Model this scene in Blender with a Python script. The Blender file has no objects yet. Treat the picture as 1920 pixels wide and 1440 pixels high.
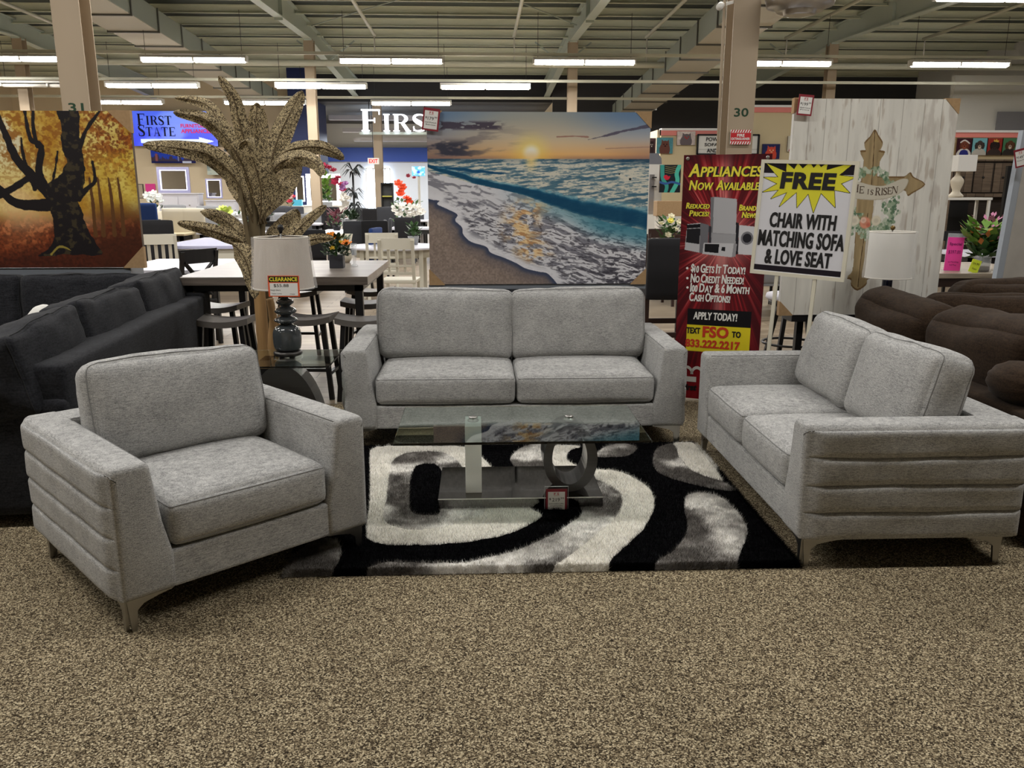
import bpy, bmesh, math, random
import numpy as np
from mathutils import Vector, Matrix, noise
PI=math.pi
C=bpy.context.scene.collection
random.seed(7); RNG=np.random.default_rng(7)
scn=bpy.context.scene
# ------------------------------------------------------------------ camera
F=1550.0; PIT=math.atan(360/F); YAW=math.radians(2.35); HC=1.56
fw=np.array([math.sin(YAW)*math.cos(PIT),math.cos(YAW)*math.cos(PIT),-math.sin(PIT)])
rt=np.array([math.cos(YAW),-math.sin(YAW),0.]); upv=np.cross(rt,fw)
def ray(x,y): return fw+rt*(x-960)/F-upv*(y-720)/F
def at(x,y,Y):            # point seen at a pixel, lying on the upright plane at depth Y
    d=ray(x,y); p=np.array([0,0,HC])+d*Y/d[1]; return Vector(p)
def fl(x,y,z=0.):
    d=ray(x,y); p=np.array([0,0,HC])+d*(z-HC)/d[2]; return Vector(p)
cd=bpy.data.cameras.new('camera'); cam=bpy.data.objects.new('camera',cd); C.objects.link(cam)
cam.location=(0,0,HC); cam.rotation_euler=(PI/2-PIT,0,-YAW)
cd.sensor_width=36; cd.lens=36*F/1920; cd.clip_end=200; cd.clip_start=.05
scn.camera=cam
# ------------------------------------------------------------------ colour / materials
def s2l(c):
    c=np.asarray(c,float); return np.where(c<=.04045,c/12.92,((c+.055)/1.055)**2.4)
def hx(r,g,b): return tuple(float(v) for v in s2l(np.array([r,g,b])/255.))+(1.,)
MATS={}
def mat(name,col=(120,120,120),rough=.6,metal=0.,emit=0.,trans=0.,spec=.5,alpha=1.,noise_=None,bump=None,coat=0.,attr=None,sheen=0.,ior=1.45,lin=None):
    """col in sRGB 0-255. noise_=(scale,col2,detail,stretch,contrast) bump=(scale,strength,dist)"""
    if name in MATS: return MATS[name]
    m=bpy.data.materials.new(name); m.use_nodes=True; nt=m.node_tree; b=nt.nodes['Principled BSDF']
    c=hx(*col)
    b.inputs['Base Color'].default_value=c; b.inputs['Roughness'].default_value=rough; b.inputs['Metallic'].default_value=metal
    b.inputs['Specular IOR Level'].default_value=spec; b.inputs['IOR'].default_value=ior
    if trans: b.inputs['Transmission Weight'].default_value=trans
    if alpha<1: b.inputs['Alpha'].default_value=alpha
    if coat: b.inputs['Coat Weight'].default_value=coat
    if sheen: b.inputs['Sheen Weight'].default_value=sheen; b.inputs['Sheen Roughness'].default_value=.5
    if emit: b.inputs['Emission Color'].default_value=c; b.inputs['Emission Strength'].default_value=emit
    N=nt.nodes.new; L=nt.links.new
    if noise_ or bump:
        tc=N('ShaderNodeTexCoord')
    if attr:
        a=N('ShaderNodeAttribute'); a.attribute_name=attr; L(a.outputs['Color'],b.inputs['Base Color'])
        if emit: L(a.outputs['Color'],b.inputs['Emission Color'])
    if noise_:
        sc,c2,det,st,con=noise_
        mp=N('ShaderNodeMapping'); mp.inputs['Scale'].default_value=st; L(tc.outputs['Object'],mp.inputs['Vector'])
        n=N('ShaderNodeTexNoise'); n.inputs['Scale'].default_value=sc; n.inputs['Detail'].default_value=det; L(mp.outputs[0],n.inputs['Vector'])
        r=N('ShaderNodeValToRGB'); r.color_ramp.elements[0].position=.5-con; r.color_ramp.elements[1].position=.5+con
        r.color_ramp.elements[0].color=c; r.color_ramp.elements[1].color=hx(*c2)
        L(n.outputs[0],r.inputs[0]); L(r.outputs[0],b.inputs['Base Color'])
    if bump:
        sc,stg,ds=bump
        n2=N('ShaderNodeTexNoise'); n2.inputs['Scale'].default_value=sc; n2.inputs['Detail'].default_value=3; L(tc.outputs['Object'],n2.inputs['Vector'])
        bp=N('ShaderNodeBump'); bp.inputs['Strength'].default_value=stg; bp.inputs['Distance'].default_value=ds
        L(n2.outputs[0],bp.inputs['Height']); L(bp.outputs[0],b.inputs['Normal'])
    MATS[name]=m; return m
# ------------------------------------------------------------------ mesh builder
class MB:
    def __init__(s): s.v=[]; s.f=[]; s.mi=[]; s.sm=[]; s.mats=[]; s.cur=0; s.M=None
    def mat(s,m):
        if m not in s.mats: s.mats.append(m)
        s.cur=s.mats.index(m); return s
    def add(s,vs,fs,smooth=False):
        o=len(s.v)
        if s.M is not None: vs=[tuple(s.M@Vector(v)) for v in vs]
        s.v+= [tuple(v) for v in vs]
        for f in fs: s.f.append(tuple(i+o for i in f)); s.mi.append(s.cur); s.sm.append(smooth)
        return s
    def box(s,x0,x1,y0,y1,z0,z1,bev=0.):
        if bev<=0:
            vs=[(x,y,z) for z in(z0,z1) for y in(y0,y1) for x in(x0,x1)]
            return s.add(vs,[(0,2,3,1),(4,5,7,6),(0,1,5,4),(2,6,7,3),(0,4,6,2),(1,3,7,5)])
        b=min(bev,(x1-x0)/2.01,(y1-y0)/2.01,(z1-z0)/2.01)
        bm=bmesh.new(); bmesh.ops.create_cube(bm,size=1)
        for v in bm.verts: v.co=Vector(((x0+x1)/2+v.co.x*(x1-x0),(y0+y1)/2+v.co.y*(y1-y0),(z0+z1)/2+v.co.z*(z1-z0)))
        bmesh.ops.bevel(bm,geom=bm.edges[:],offset=b,segments=2,affect='EDGES',profile=.6)
        vs=[tuple(v.co) for v in bm.verts]; fs=[tuple(v.index for v in f.verts) for f in bm.faces]; bm.free()
        return s.add(vs,fs)
    def bar(s,a,b,w,d=None,up=(0,0,1)):       # rectangular bar from a to b
        a=Vector(a);b=Vector(b);d=d or w; t=(b-a).normalized(); u=Vector(up)
        if abs(t.dot(u))>.95: u=Vector((0,1,0))
        x=t.cross(u).normalized(); y=x.cross(t).normalized()
        vs=[]
        for p in(a,b):
            for i,j in((-1,-1),(1,-1),(1,1),(-1,1)): vs.append(p+x*i*w/2+y*j*d/2)
        return s.add(vs,[(0,1,2,3)[::-1],(4,5,6,7),(0,1,5,4),(1,2,6,5),(2,3,7,6),(3,0,4,7)])
    def tube(s,pts,r,n=10,caps=True,closed=False,smooth=True):
        pts=[Vector(p) for p in pts]; k=len(pts)
        rs=r if hasattr(r,'__len__') else [r]*k
        vs=[];fs=[]
        t0=(pts[1]-pts[0]).normalized(); u=Vector((0,0,1)) if abs(t0.z)<.9 else Vector((0,1,0))
        x=t0.cross(u).normalized()
        for i,p in enumerate(pts):
            if closed: t=(pts[(i+1)%k]-pts[i-1])
            else: t=(pts[min(i+1,k-1)]-pts[max(i-1,0)])
            if t.length<1e-9: t=t0
            t.normalize(); x=(x-t*x.dot(t)); 
            if x.length<1e-6: x=t.orthogonal()
            x.normalize(); y=t.cross(x)
            for j in range(n):
                a=2*PI*j/n; vs.append(p+(x*math.cos(a)+y*math.sin(a))*rs[i])
        m=k if closed else k-1
        for i in range(m):
            for j in range(n):
                a=i*n+j;b=i*n+(j+1)%n;c=((i+1)%k)*n+(j+1)%n;d=((i+1)%k)*n+j
                fs.append((a,b,c,d))
        if caps and not closed: fs.append(tuple(range(n))[::-1]); fs.append(tuple((k-1)*n+j for j in range(n)))
        return s.add(vs,fs,smooth)
    def lathe(s,prof,cx=0,cy=0,n=28,smooth=True,cap=True):
        vs=[];fs=[];k=len(prof)
        for r,z in prof:
            for j in range(n): a=2*PI*j/n; vs.append((cx+r*math.cos(a),cy+r*math.sin(a),z))
        for i in range(k-1):
            for j in range(n): fs.append((i*n+j,i*n+(j+1)%n,(i+1)*n+(j+1)%n,(i+1)*n+j))
        if cap:
            if prof[0][0]>1e-4: fs.append(tuple(range(n))[::-1])
            if prof[-1][0]>1e-4: fs.append(tuple((k-1)*n+j for j in range(n)))
        return s.add(vs,fs,smooth)
    def prism(s,poly,h0,h1,axis='y'):   # polygon in (a,b) swept along axis
        def P(a,b,h): return {'y':(a,h,b),'z':(a,b,h),'x':(h,a,b)}[axis]
        n=len(poly); vs=[P(a,b,h0) for a,b in poly]+[P(a,b,h1) for a,b in poly]
        fs=[tuple(range(n)),tuple(range(n,2*n))[::-1]]+[(i,(i+1)%n+0,(i+1)%n+n,i+n)[::-1] for i in range(n)]
        return s.add(vs,fs)
    def loft(s,rings,smooth=True,caps=True):
        n=len(rings[0]); vs=[p for r in rings for p in r]; fs=[]
        for i in range(len(rings)-1):
            for j in range(n): fs.append((i*n+j,i*n+(j+1)%n,(i+1)*n+(j+1)%n,(i+1)*n+j))
        if caps: fs.append(tuple(range(n))[::-1]); fs.append(tuple((len(rings)-1)*n+j for j in range(n)))
        return s.add(vs,fs,smooth)
    def ball(s,c,r,n=8,sq=(1,1,1)):
        prof=[]; vs=[];fs=[]
        for i in range(n//2+1):
            th=PI*i/(n//2)
            for j in range(n):
                a=2*PI*j/n; vs.append((c[0]+r*sq[0]*math.sin(th)*math.cos(a),c[1]+r*sq[1]*math.sin(th)*math.sin(a),c[2]-r*sq[2]*math.cos(th)))
        for i in range(n//2):
            for j in range(n): fs.append((i*n+j,i*n+(j+1)%n,(i+1)*n+(j+1)%n,(i+1)*n+j))
        return s.add(vs,fs,True)
    def mesh(s,name,mats=None):
        me=bpy.data.meshes.new(name); me.from_pydata(s.v,[],s.f); 
        for m in (mats or s.mats): me.materials.append(m)
        me.polygons.foreach_set('use_smooth',s.sm)
        if len(s.mats)>1: me.polygons.foreach_set('material_index',s.mi)
        bm=bmesh.new(); bm.from_mesh(me); bmesh.ops.remove_doubles(bm,verts=bm.verts[:],dist=1e-6); bmesh.ops.recalc_face_normals(bm,faces=bm.faces[:]); bm.to_mesh(me); bm.free()
        me.update(); return me
    def build(s,name,m=None,parent=None,loc=None,rz=0.):
        me=s.mesh(name,[m] if m else None); return link(name,me,parent,loc,rz)
def link(name,me,parent=None,loc=None,rz=0.):
    o=bpy.data.objects.new(name,me); C.objects.link(o)
    if parent: o.parent=parent
    if loc is not None: o.location=loc
    if rz: o.rotation_euler=(0,0,rz)
    return o
def thing(name,label,cat,loc=(0,0,0),rz=0.,group=None):
    o=bpy.data.objects.new(name,None); o.empty_display_size=.1; C.objects.link(o); o.location=loc; o.rotation_euler=(0,0,rz)
    return tag(o,label,cat,group)
def tag(o,label,cat,group=None):
    o['label']=label; o['category']=cat
    if group: o['group']=group
    return o
def struct(o,label=None):
    o['kind']='structure'
    if label: o['label']=label
    return o
def kids(o): return [c for c in o.children]
def copytree(o,loc,rz=0.,label=None,group=None,parent=None):
    c=o.copy(); C.objects.link(c)
    if parent: c.parent=parent
    else:
        c.location=loc; c.rotation_euler=(0,0,rz)
        if label: c['label']=label
        if group: c['group']=group
    for ch in kids(o): copytree(ch,None,parent=c)
    return c
# ------------------------------------------------------------------ cushions
def cush(hx_,hy,hz,r,bul,n=16,seed=0,wr=.004,ws=6.,slump=0.):
    """returns (MB, deform) : a soft boxed cushion centred on the origin"""
    h=np.array([hx_,hy,hz]); bul=np.array(bul)
    def f(P):
        P=np.asarray(P,float); q=P*h; inner=np.clip(q,-(h-r),(h-r)); d=q-inner
        L=np.linalg.norm(d,axis=1,keepdims=True); out=inner+np.where(L>1e-9,d/np.maximum(L,1e-9)*r,0)
        # keep faces flat where only one axis pokes out
        for a in range(3):
            b,c=[i for i in range(3) if i!=a]
            w=np.clip(1-P[:,b]**2,0,1)**.8*np.clip(1-P[:,c]**2,0,1)**.8
            out[:,a]+=P[:,a]*bul[a]*w
        if wr:
            for i in range(len(out)):
                v=Vector(out[i]*ws)+Vector((seed*3.1,seed*1.7,0)); nn=noise.fractal(v,.8,2.,3)
                out[i]+=out[i]/max(np.linalg.norm(out[i]),1e-6)*nn*wr
        if slump: out[:,2]-=slump*np.clip(1-P[:,0]**2,0,1)*np.clip(P[:,2],0,1)
        return out
    t=np.sin(np.linspace(-PI/2,PI/2,n+1)); t=np.sign(t)*np.abs(t)**.85
    pts=[];fs=[]
    for a in range(3):
        b,c=[i for i in range(3) if i!=a]
        for sg in(-1,1):
            o=len(pts)
            for i in range(n+1):
                for j in range(n+1):
                    p=[0,0,0];p[a]=sg;p[b]=t[i];p[c]=t[j];pts.append(p)
            for i in range(n):
                for j in range(n):
                    fs.append((o+i*(n+1)+j,o+(i+1)*(n+1)+j,o+(i+1)*(n+1)+j+1,o+i*(n+1)+j+1))
    out=f(pts)
    mb=MB(); mb.add([tuple(p) for p in out],fs,True)
    return mb,f
def seam_loop(f,axis,val,rad=.0028,k=18,corner=.97):
    b,c=[i for i in range(3) if i!=axis]
    ps=[]; g=np.linspace(-corner,corner,k)
    def pp(x,y): p=[0,0,0];p[axis]=val;p[b]=x;p[c]=y;return p
    for x in g: ps.append(pp(x,-1))
    for x in g: ps.append(pp(1,x))
    for x in g[::-1]: ps.append(pp(x,1))
    for x in g[::-1]: ps.append(pp(-1,x))
    o=f(ps); mb=MB(); mb.tube([tuple(p*1.001) for p in o],rad,6,closed=True); return mb
def put_cushion(parent,name,fab,seamm,half,r,bul,M,seed,axis=2,val=.82,wr=.004,ws=6.,seams=True,slump=0.,n=16,both=True,seamname='seam'):
    mb,f=cush(*half,r,bul,seed=seed,wr=wr,ws=ws,slump=slump,n=n)
    mb.v=[tuple(M@Vector(v)) for v in mb.v]
    o=mb.build(name,fab,parent)
    if seams:
        for v in ((val,-val) if both else (val,)):
            s=seam_loop(f,axis,v); s.v=[tuple(M@Vector(q)) for q in s.v]; s.build(seamname,seamm,o)
    return o
# ------------------------------------------------------------------ text
def text_mesh(txt,w,h,bold=0.,shear=0.,depth=0.,cond=None,align='C'):
    """flat lettering in the local x/z plane, facing -y, fitted to w x h (h None keeps aspect)"""
    cu=bpy.data.curves.new('lettering','FONT'); cu.body=txt; cu.size=1; cu.offset=bold; cu.shear=shear; cu.resolution_u=3; cu.space_character=1.0+bold*1.6; cu.align_x='CENTER' if align=='C' else 'LEFT'
    cu.extrude=0
    ob=bpy.data.objects.new('tmp',cu); C.objects.link(ob); dg=bpy.context.evaluated_depsgraph_get(); dg.update()
    me=bpy.data.meshes.new_from_object(ob.evaluated_get(dg)); bpy.data.objects.remove(ob); bpy.data.curves.remove(cu)
    co=np.zeros(len(me.vertices)*3); me.vertices.foreach_get('co',co); co=co.reshape(-1,3)
    fs=[tuple(p.vertices) for p in me.polygons]; bpy.data.meshes.remove(me)
    mn=co.min(0);mx=co.max(0); sz=mx-mn
    sx=w/sz[0] if w else h/sz[1]; sy=h/sz[1] if h else sx
    if not w: sx=sy*(cond or 1)
    x=(co[:,0]-(mn[0]+mx[0])/2)*sx; z=(co[:,1]-(mn[1]+mx[1])/2)*sy
    if align=='L': x=(co[:,0]-mn[0])*sx
    vs=[(float(a),0.,float(b)) for a,b in zip(x,z)]
    if depth:
        n=len(vs)
        ed={}
        for f in fs:
            for i in range(len(f)):
                a,b=f[i],f[(i+1)%len(f)]
                ed[(a,b)]=1
        side=[(a,b,b+n,a+n) for (a,b) in ed if (b,a) not in ed]
        vs=vs+[(x_,depth,z_) for x_,_,z_ in vs]; fs=fs+[tuple(i+n for i in f[::-1]) for f in fs]+side
    return vs,fs
def letters(mb,txt,cx,cz,w,h,y=0.,**k):
    vs,fs=text_mesh(txt,w,h,**k); mb.add([(v[0]+cx,v[1]+y,v[2]+cz) for v in vs],fs)
def smallcaps(mb,txt,x0,z0,H,W,y=0.,bold=.03,shear=0.,ratio=.78):
    """line of small caps starting at x0 on baseline z0, cap height H, total width W"""
    runs=[];x=0.
    for word in txt.split(' '):
        first,rest=word[0],word[1:]
        for s_,hh in((first,H),(rest,H*ratio)):
            if not s_: continue
            vs,fs=text_mesh(s_.upper(),None,None if s_ in'.-' else hh,bold=bold,shear=shear) if s_ not in '.-' else text_mesh(s_,hh*.3,hh*.25,bold=bold)
            a=np.array(vs); wd=a[:,0].max()-a[:,0].min(); a[:,0]+=x-a[:,0].min(); a[:,2]+=z0-a[:,2].min(); a[:,1]=y
            runs.append((a,fs)); x+=wd+H*.05
        x+=H*.28
    k=W/(x-H*.28)
    for a,fs in runs:
        a[:,0]=a[:,0]*k+x0; mb.add([tuple(p) for p in a],fs)
def serif(mb,ch,x,z,w,h,y=0.,t=None,depth=0.):
    """roman capital from strokes: thick stems, thin bars, slab serifs. returns nothing"""
    t=t or h*.17; n_=h*.055; sv=h*.07
    polys=[]
    def R(a,b,c,d): polys.append([(x+a,z+b),(x+c,z+b),(x+c,z+d),(x+a,z+d)])
    def Q(*p): polys.append([(x+a,z+b) for a,b in p])
    def stem(a,w0=t): R(a,0,a+w0,h); R(a-sv,0,a+w0+sv,n_); R(a-sv,h-n_,a+w0+sv,h)
    def arc(cx,cz,rx,rz,a0,a1,tw,tn,k=14):
        for i in range(k):
            A=math.radians(a0+(a1-a0)*i/k);B=math.radians(a0+(a1-a0)*(i+1)/k)
            def th(q): return tn+(tw-tn)*abs(math.cos(q))
            Q((cx+math.cos(A)*rx,cz+math.sin(A)*rz),(cx+math.cos(B)*rx,cz+math.sin(B)*rz),(cx+math.cos(B)*(rx-th(B)),cz+math.sin(B)*(rz-th(B))),(cx+math.cos(A)*(rx-th(A)),cz+math.sin(A)*(rz-th(A))))
    if ch=='F': stem(sv); R(sv,h-n_*1.3,w,h); R(w-n_,h*.76,w,h); R(sv+t,h*.47,w*.72,h*.53); R(w*.68,h*.39,w*.74,h*.61)
    elif ch=='E': stem(sv); R(sv,h-n_*1.3,w,h); R(w-n_,h*.78,w,h); R(sv+t,h*.47,w*.72,h*.53); R(w*.68,h*.39,w*.74,h*.61); R(sv,0,w,n_*1.3); R(w-n_,0,w,h*.24)
    elif ch=='I': stem(w/2-t/2)
    elif ch=='H': stem(sv); stem(w-t-sv); R(sv+t,h*.47,w-t-sv,h*.53)
    elif ch=='T': stem(w/2-t/2); R(0,h-n_*1.3,w,h); R(0,h*.76,n_,h); R(w-n_,h*.76,w,h)
    elif ch=='R': stem(sv); arc(w*.5,h*.74,w*.38,h*.26,-90,90,t*.9,n_); R(sv+t,h-n_,w*.5,h); R(sv+t,h*.48,w*.5,h*.53); Q((w*.42,h*.5),(w*.42+t,h*.5),(w+sv*.3,0),(w-t*1.1,0)); R(w-t*1.2,0,w+sv*.5,n_)
    elif ch=='A': Q((w*.47,h),(w*.53,h),(w-sv,0),(w-sv-t,0)); Q((w*.44,h*.96),(w*.5,h),(sv+n_*1.6,0),(sv+n_*.4,0)); R(w*.25,h*.3,w*.72,h*.36); R(0,0,sv*2.4,n_); R(w-t-sv*2,0,w,n_)
    elif ch=='N': R(sv,0,sv+n_,h); R(0,0,sv*2.3,n_); R(0,h-n_,sv*2,h); Q((sv,h),(sv+t*1.1,h),(w-sv,0),(w-sv-t*1.1,0)); R(w-sv-n_,0,w-sv,h); R(w-sv*2.3,h-n_,w,h)
    elif ch=='S':
        pa=[(w*.9,h*.78),(w*.82,h*.93),(w*.5,h*.97),(w*.2,h*.9),(w*.14,h*.74),(w*.3,h*.6),(w*.62,h*.46),(w*.85,h*.3),(w*.8,h*.1),(w*.5,h*.03),(w*.2,h*.06),(w*.08,h*.22)]
        pt=catmull(pa,5); k=len(pt)
        for i in range(k-1):
            u=i/(k-1); tt=n_*.6+(t*.5-n_*.3)*math.exp(-((u-.5)/.22)**2)
            d=np.array(pt[i+1])-np.array(pt[i]); nr=np.array([-d[1],d[0]])/max(np.linalg.norm(d),1e-9)*tt
            e=d*.3
            Q(tuple(np.array(pt[i])-nr-e),tuple(np.array(pt[i+1])-nr+e),tuple(np.array(pt[i+1])+nr+e),tuple(np.array(pt[i])+nr-e))
        R(w*.86,h*.7,w*.86+n_,h*.98); R(w*.06,h*.03,w*.06+n_,h*.3)
    for i,p in enumerate(polys):
        yy=y-i*1e-5
        if depth: mb.prism(p,yy,yy+depth,'y')
        else: mb.add([(a,yy,b) for a,b in p],[tuple(range(len(p)))])
def serif_word(mb,txt,x0,z0,H,W,y=0.,depth=0.,first=1.25,thick=.17,sp=.1):
    wd={'F':.62,'I':.36,'R':.72,'S':.56,'T':.68,'A':.76,'E':.64,'H':.8,'N':.8}
    tot=0; L=[]
    for i,c in enumerate(txt):
        if c==' ': tot+=.35*H; continue
        k=first if (i==0 or txt[i-1]==' ') else 1.
        L.append((c,tot,wd[c]*H*k,H*k)); tot+=wd[c]*H*k+sp*H
    tot-=sp*H; s_=W/tot
    for c,x,w,h in L: serif(mb,c,x0+x*s_,z0,w*s_,h,y,t=h*thick*min(1.2,s_),depth=depth)
def catmull(p,k=6,closed=False):
    p=[np.array(q,float) for q in p]; n=len(p); out=[]
    for i in range(n if closed else n-1):
        if closed: a,b,c,d=p[i-1],p[i],p[(i+1)%n],p[(i+2)%n]
        else: a,b,c,d=p[max(i-1,0)],p[i],p[i+1],p[min(i+2,n-1)]
        for j in range(k):
            t=j/k; out.append(.5*((2*b)+(-a+c)*t+(2*a-5*b+4*c-d)*t*t+(-a+3*b-3*c+d)*t**3))
    if not closed: out.append(p[-1])
    return out
# ------------------------------------------------------------------ printed pictures (vertex colours computed here)
def vn(x,y,seed=0):
    xi=np.floor(x).astype(np.int64);yi=np.floor(y).astype(np.int64);xf=x-xi;yf=y-yi
    xf=xf*xf*(3-2*xf);yf=yf*yf*(3-2*yf)
    def h(a,b):
        n=(a*374761393+b*668265263+seed*1442695041)&0xffffffff; n=((n^(n>>13))*1274126177)&0xffffffff; n=n^(n>>16); return (n&0xffff)/65535.
    return (h(xi,yi)*(1-xf)+h(xi+1,yi)*xf)*(1-yf)+(h(xi,yi+1)*(1-xf)+h(xi+1,yi+1)*xf)*yf
def fbm(x,y,seed=0,o=4):
    s=0;a=.5;t=0
    for i in range(o): s=s+a*vn(x*2**i,y*2**i,seed+i);t+=a;a*=.5
    return s/t
def sst(a,b,x): t=np.clip((x-a)/(b-a),0,1);return t*t*(3-2*t)
class Ras:
    def __init__(s,W,H,nx,bg=(255,255,255)):
        s.W=W;s.H=H;s.nx=nx;s.ny=max(2,int(round(nx*H/W)))
        s.U,s.V=np.meshgrid(np.linspace(0,1,s.nx),np.linspace(0,1,s.ny))
        s.c=np.ones((s.ny,s.nx,3))*np.array(bg)/255.
    def mix(s,m,col):
        col=np.asarray(col,float)
        if col.ndim==1: col=col/255.
        m=np.clip(m,0,1)[...,None]; s.c=s.c*(1-m)+col*m
    def inpoly(s,pts,smooth=0,warp=0.):
        if smooth: pts=catmull(pts,smooth,True)
        U,V=s.U,s.V
        if warp: U=U+(fbm(s.U*25,s.V*25,5)-.5)*warp; V=V+(fbm(s.U*25,s.V*25,9)-.5)*warp
        m=np.zeros(U.shape,bool); n=len(pts)
        for i in range(n):
            x0,y0=pts[i];x1,y1=pts[(i+1)%n]
            if y0==y1: continue
            c=((y0>V)!=(y1>V)); xx=(x1-x0)*(V-y0)/(y1-y0)+x0; m^=c&(U<xx)
        return m
    def poly(s,pts,col,smooth=0,a=1.,warp=0.): s.mix(s.inpoly(pts,smooth,warp)*a,col)
    def dist(s,pts):      # distance (in u units) to polyline and param
        asp=s.H/s.W; X=s.U;Y=s.V*asp; D=np.full(X.shape,9.);T=np.zeros(X.shape);n=len(pts)-1
        for i in range(n):
            ax,ay=pts[i];bx,by=pts[i+1];ay*=asp;by*=asp;dx,dy=bx-ax,by-ay
            t=np.clip(((X-ax)*dx+(Y-ay)*dy)/max(dx*dx+dy*dy,1e-12),0,1); d=np.hypot(X-ax-t*dx,Y-ay-t*dy)
            k=d<D; D=np.where(k,d,D);T=np.where(k,(i+t)/n,T)
        return D,T
    def stroke(s,pts,w0,w1,col,smooth=4,a=1.,warp=0.,soft=0.):
        if smooth: pts=[tuple(q) for q in catmull(pts,smooth)]
        D,T=s.dist(pts)
        if warp: D=D+(fbm(s.U*30,s.V*30,3)-.5)*warp
        w=w0+(w1-w0)*T; m=np.clip((w-D)/max(soft,.6/s.nx)+.5,0,1)*a; s.mix(m,col)
    def ell(s,cx,cy,rx,ry,col,a=1.,soft=.0):
        d=np.hypot((s.U-cx)/rx,(s.V-cy)/ry); s.mix((d<1)*a if not soft else sst(1+soft,1-soft,d)*a,col)
    def rect(s,u0,v0,u1,v1,col,a=1.): s.mix(((s.U>=u0)&(s.U<=u1)&(s.V>=v0)&(s.V<=v1))*a,col)
    def obj(s,name,m,parent,x0=None,z1=0.,y=0.):
        x0=-s.W/2 if x0 is None else x0
        nx,ny=s.nx,s.ny; me=bpy.data.meshes.new(name)
        co=np.zeros((ny,nx,3)); co[...,0]=x0+s.U*s.W; co[...,1]=y; co[...,2]=z1-s.V*s.H
        i=np.arange((ny-1)*(nx-1)); r=i//(nx-1); c=i%(nx-1); a=r*nx+c
        q=np.stack([a,a+nx,a+nx+1,a+1],1).astype(np.int32)
        me.vertices.add(nx*ny); me.vertices.foreach_set('co',co.ravel()); me.loops.add(q.size); me.loops.foreach_set('vertex_index',q.ravel())
        me.polygons.add(len(q)); me.polygons.foreach_set('loop_start',np.arange(0,q.size,4,dtype=np.int32))
        me.update(calc_edges=True)
        at_=me.color_attributes.new('Col','FLOAT_COLOR','POINT'); cc=np.ones((ny*nx,4)); cc[:,:3]=s2l(np.clip(s.c,0,1)).reshape(-1,3); at_.data.foreach_set('color',cc.ravel())
        me.materials.append(m); return link(name,me,parent)
M_PRINT=mat('canvas_print',rough=.45,attr='Col',spec=.35)
M_MATTE=mat('matte_print',rough=.7,attr='Col',spec=.2)
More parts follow.
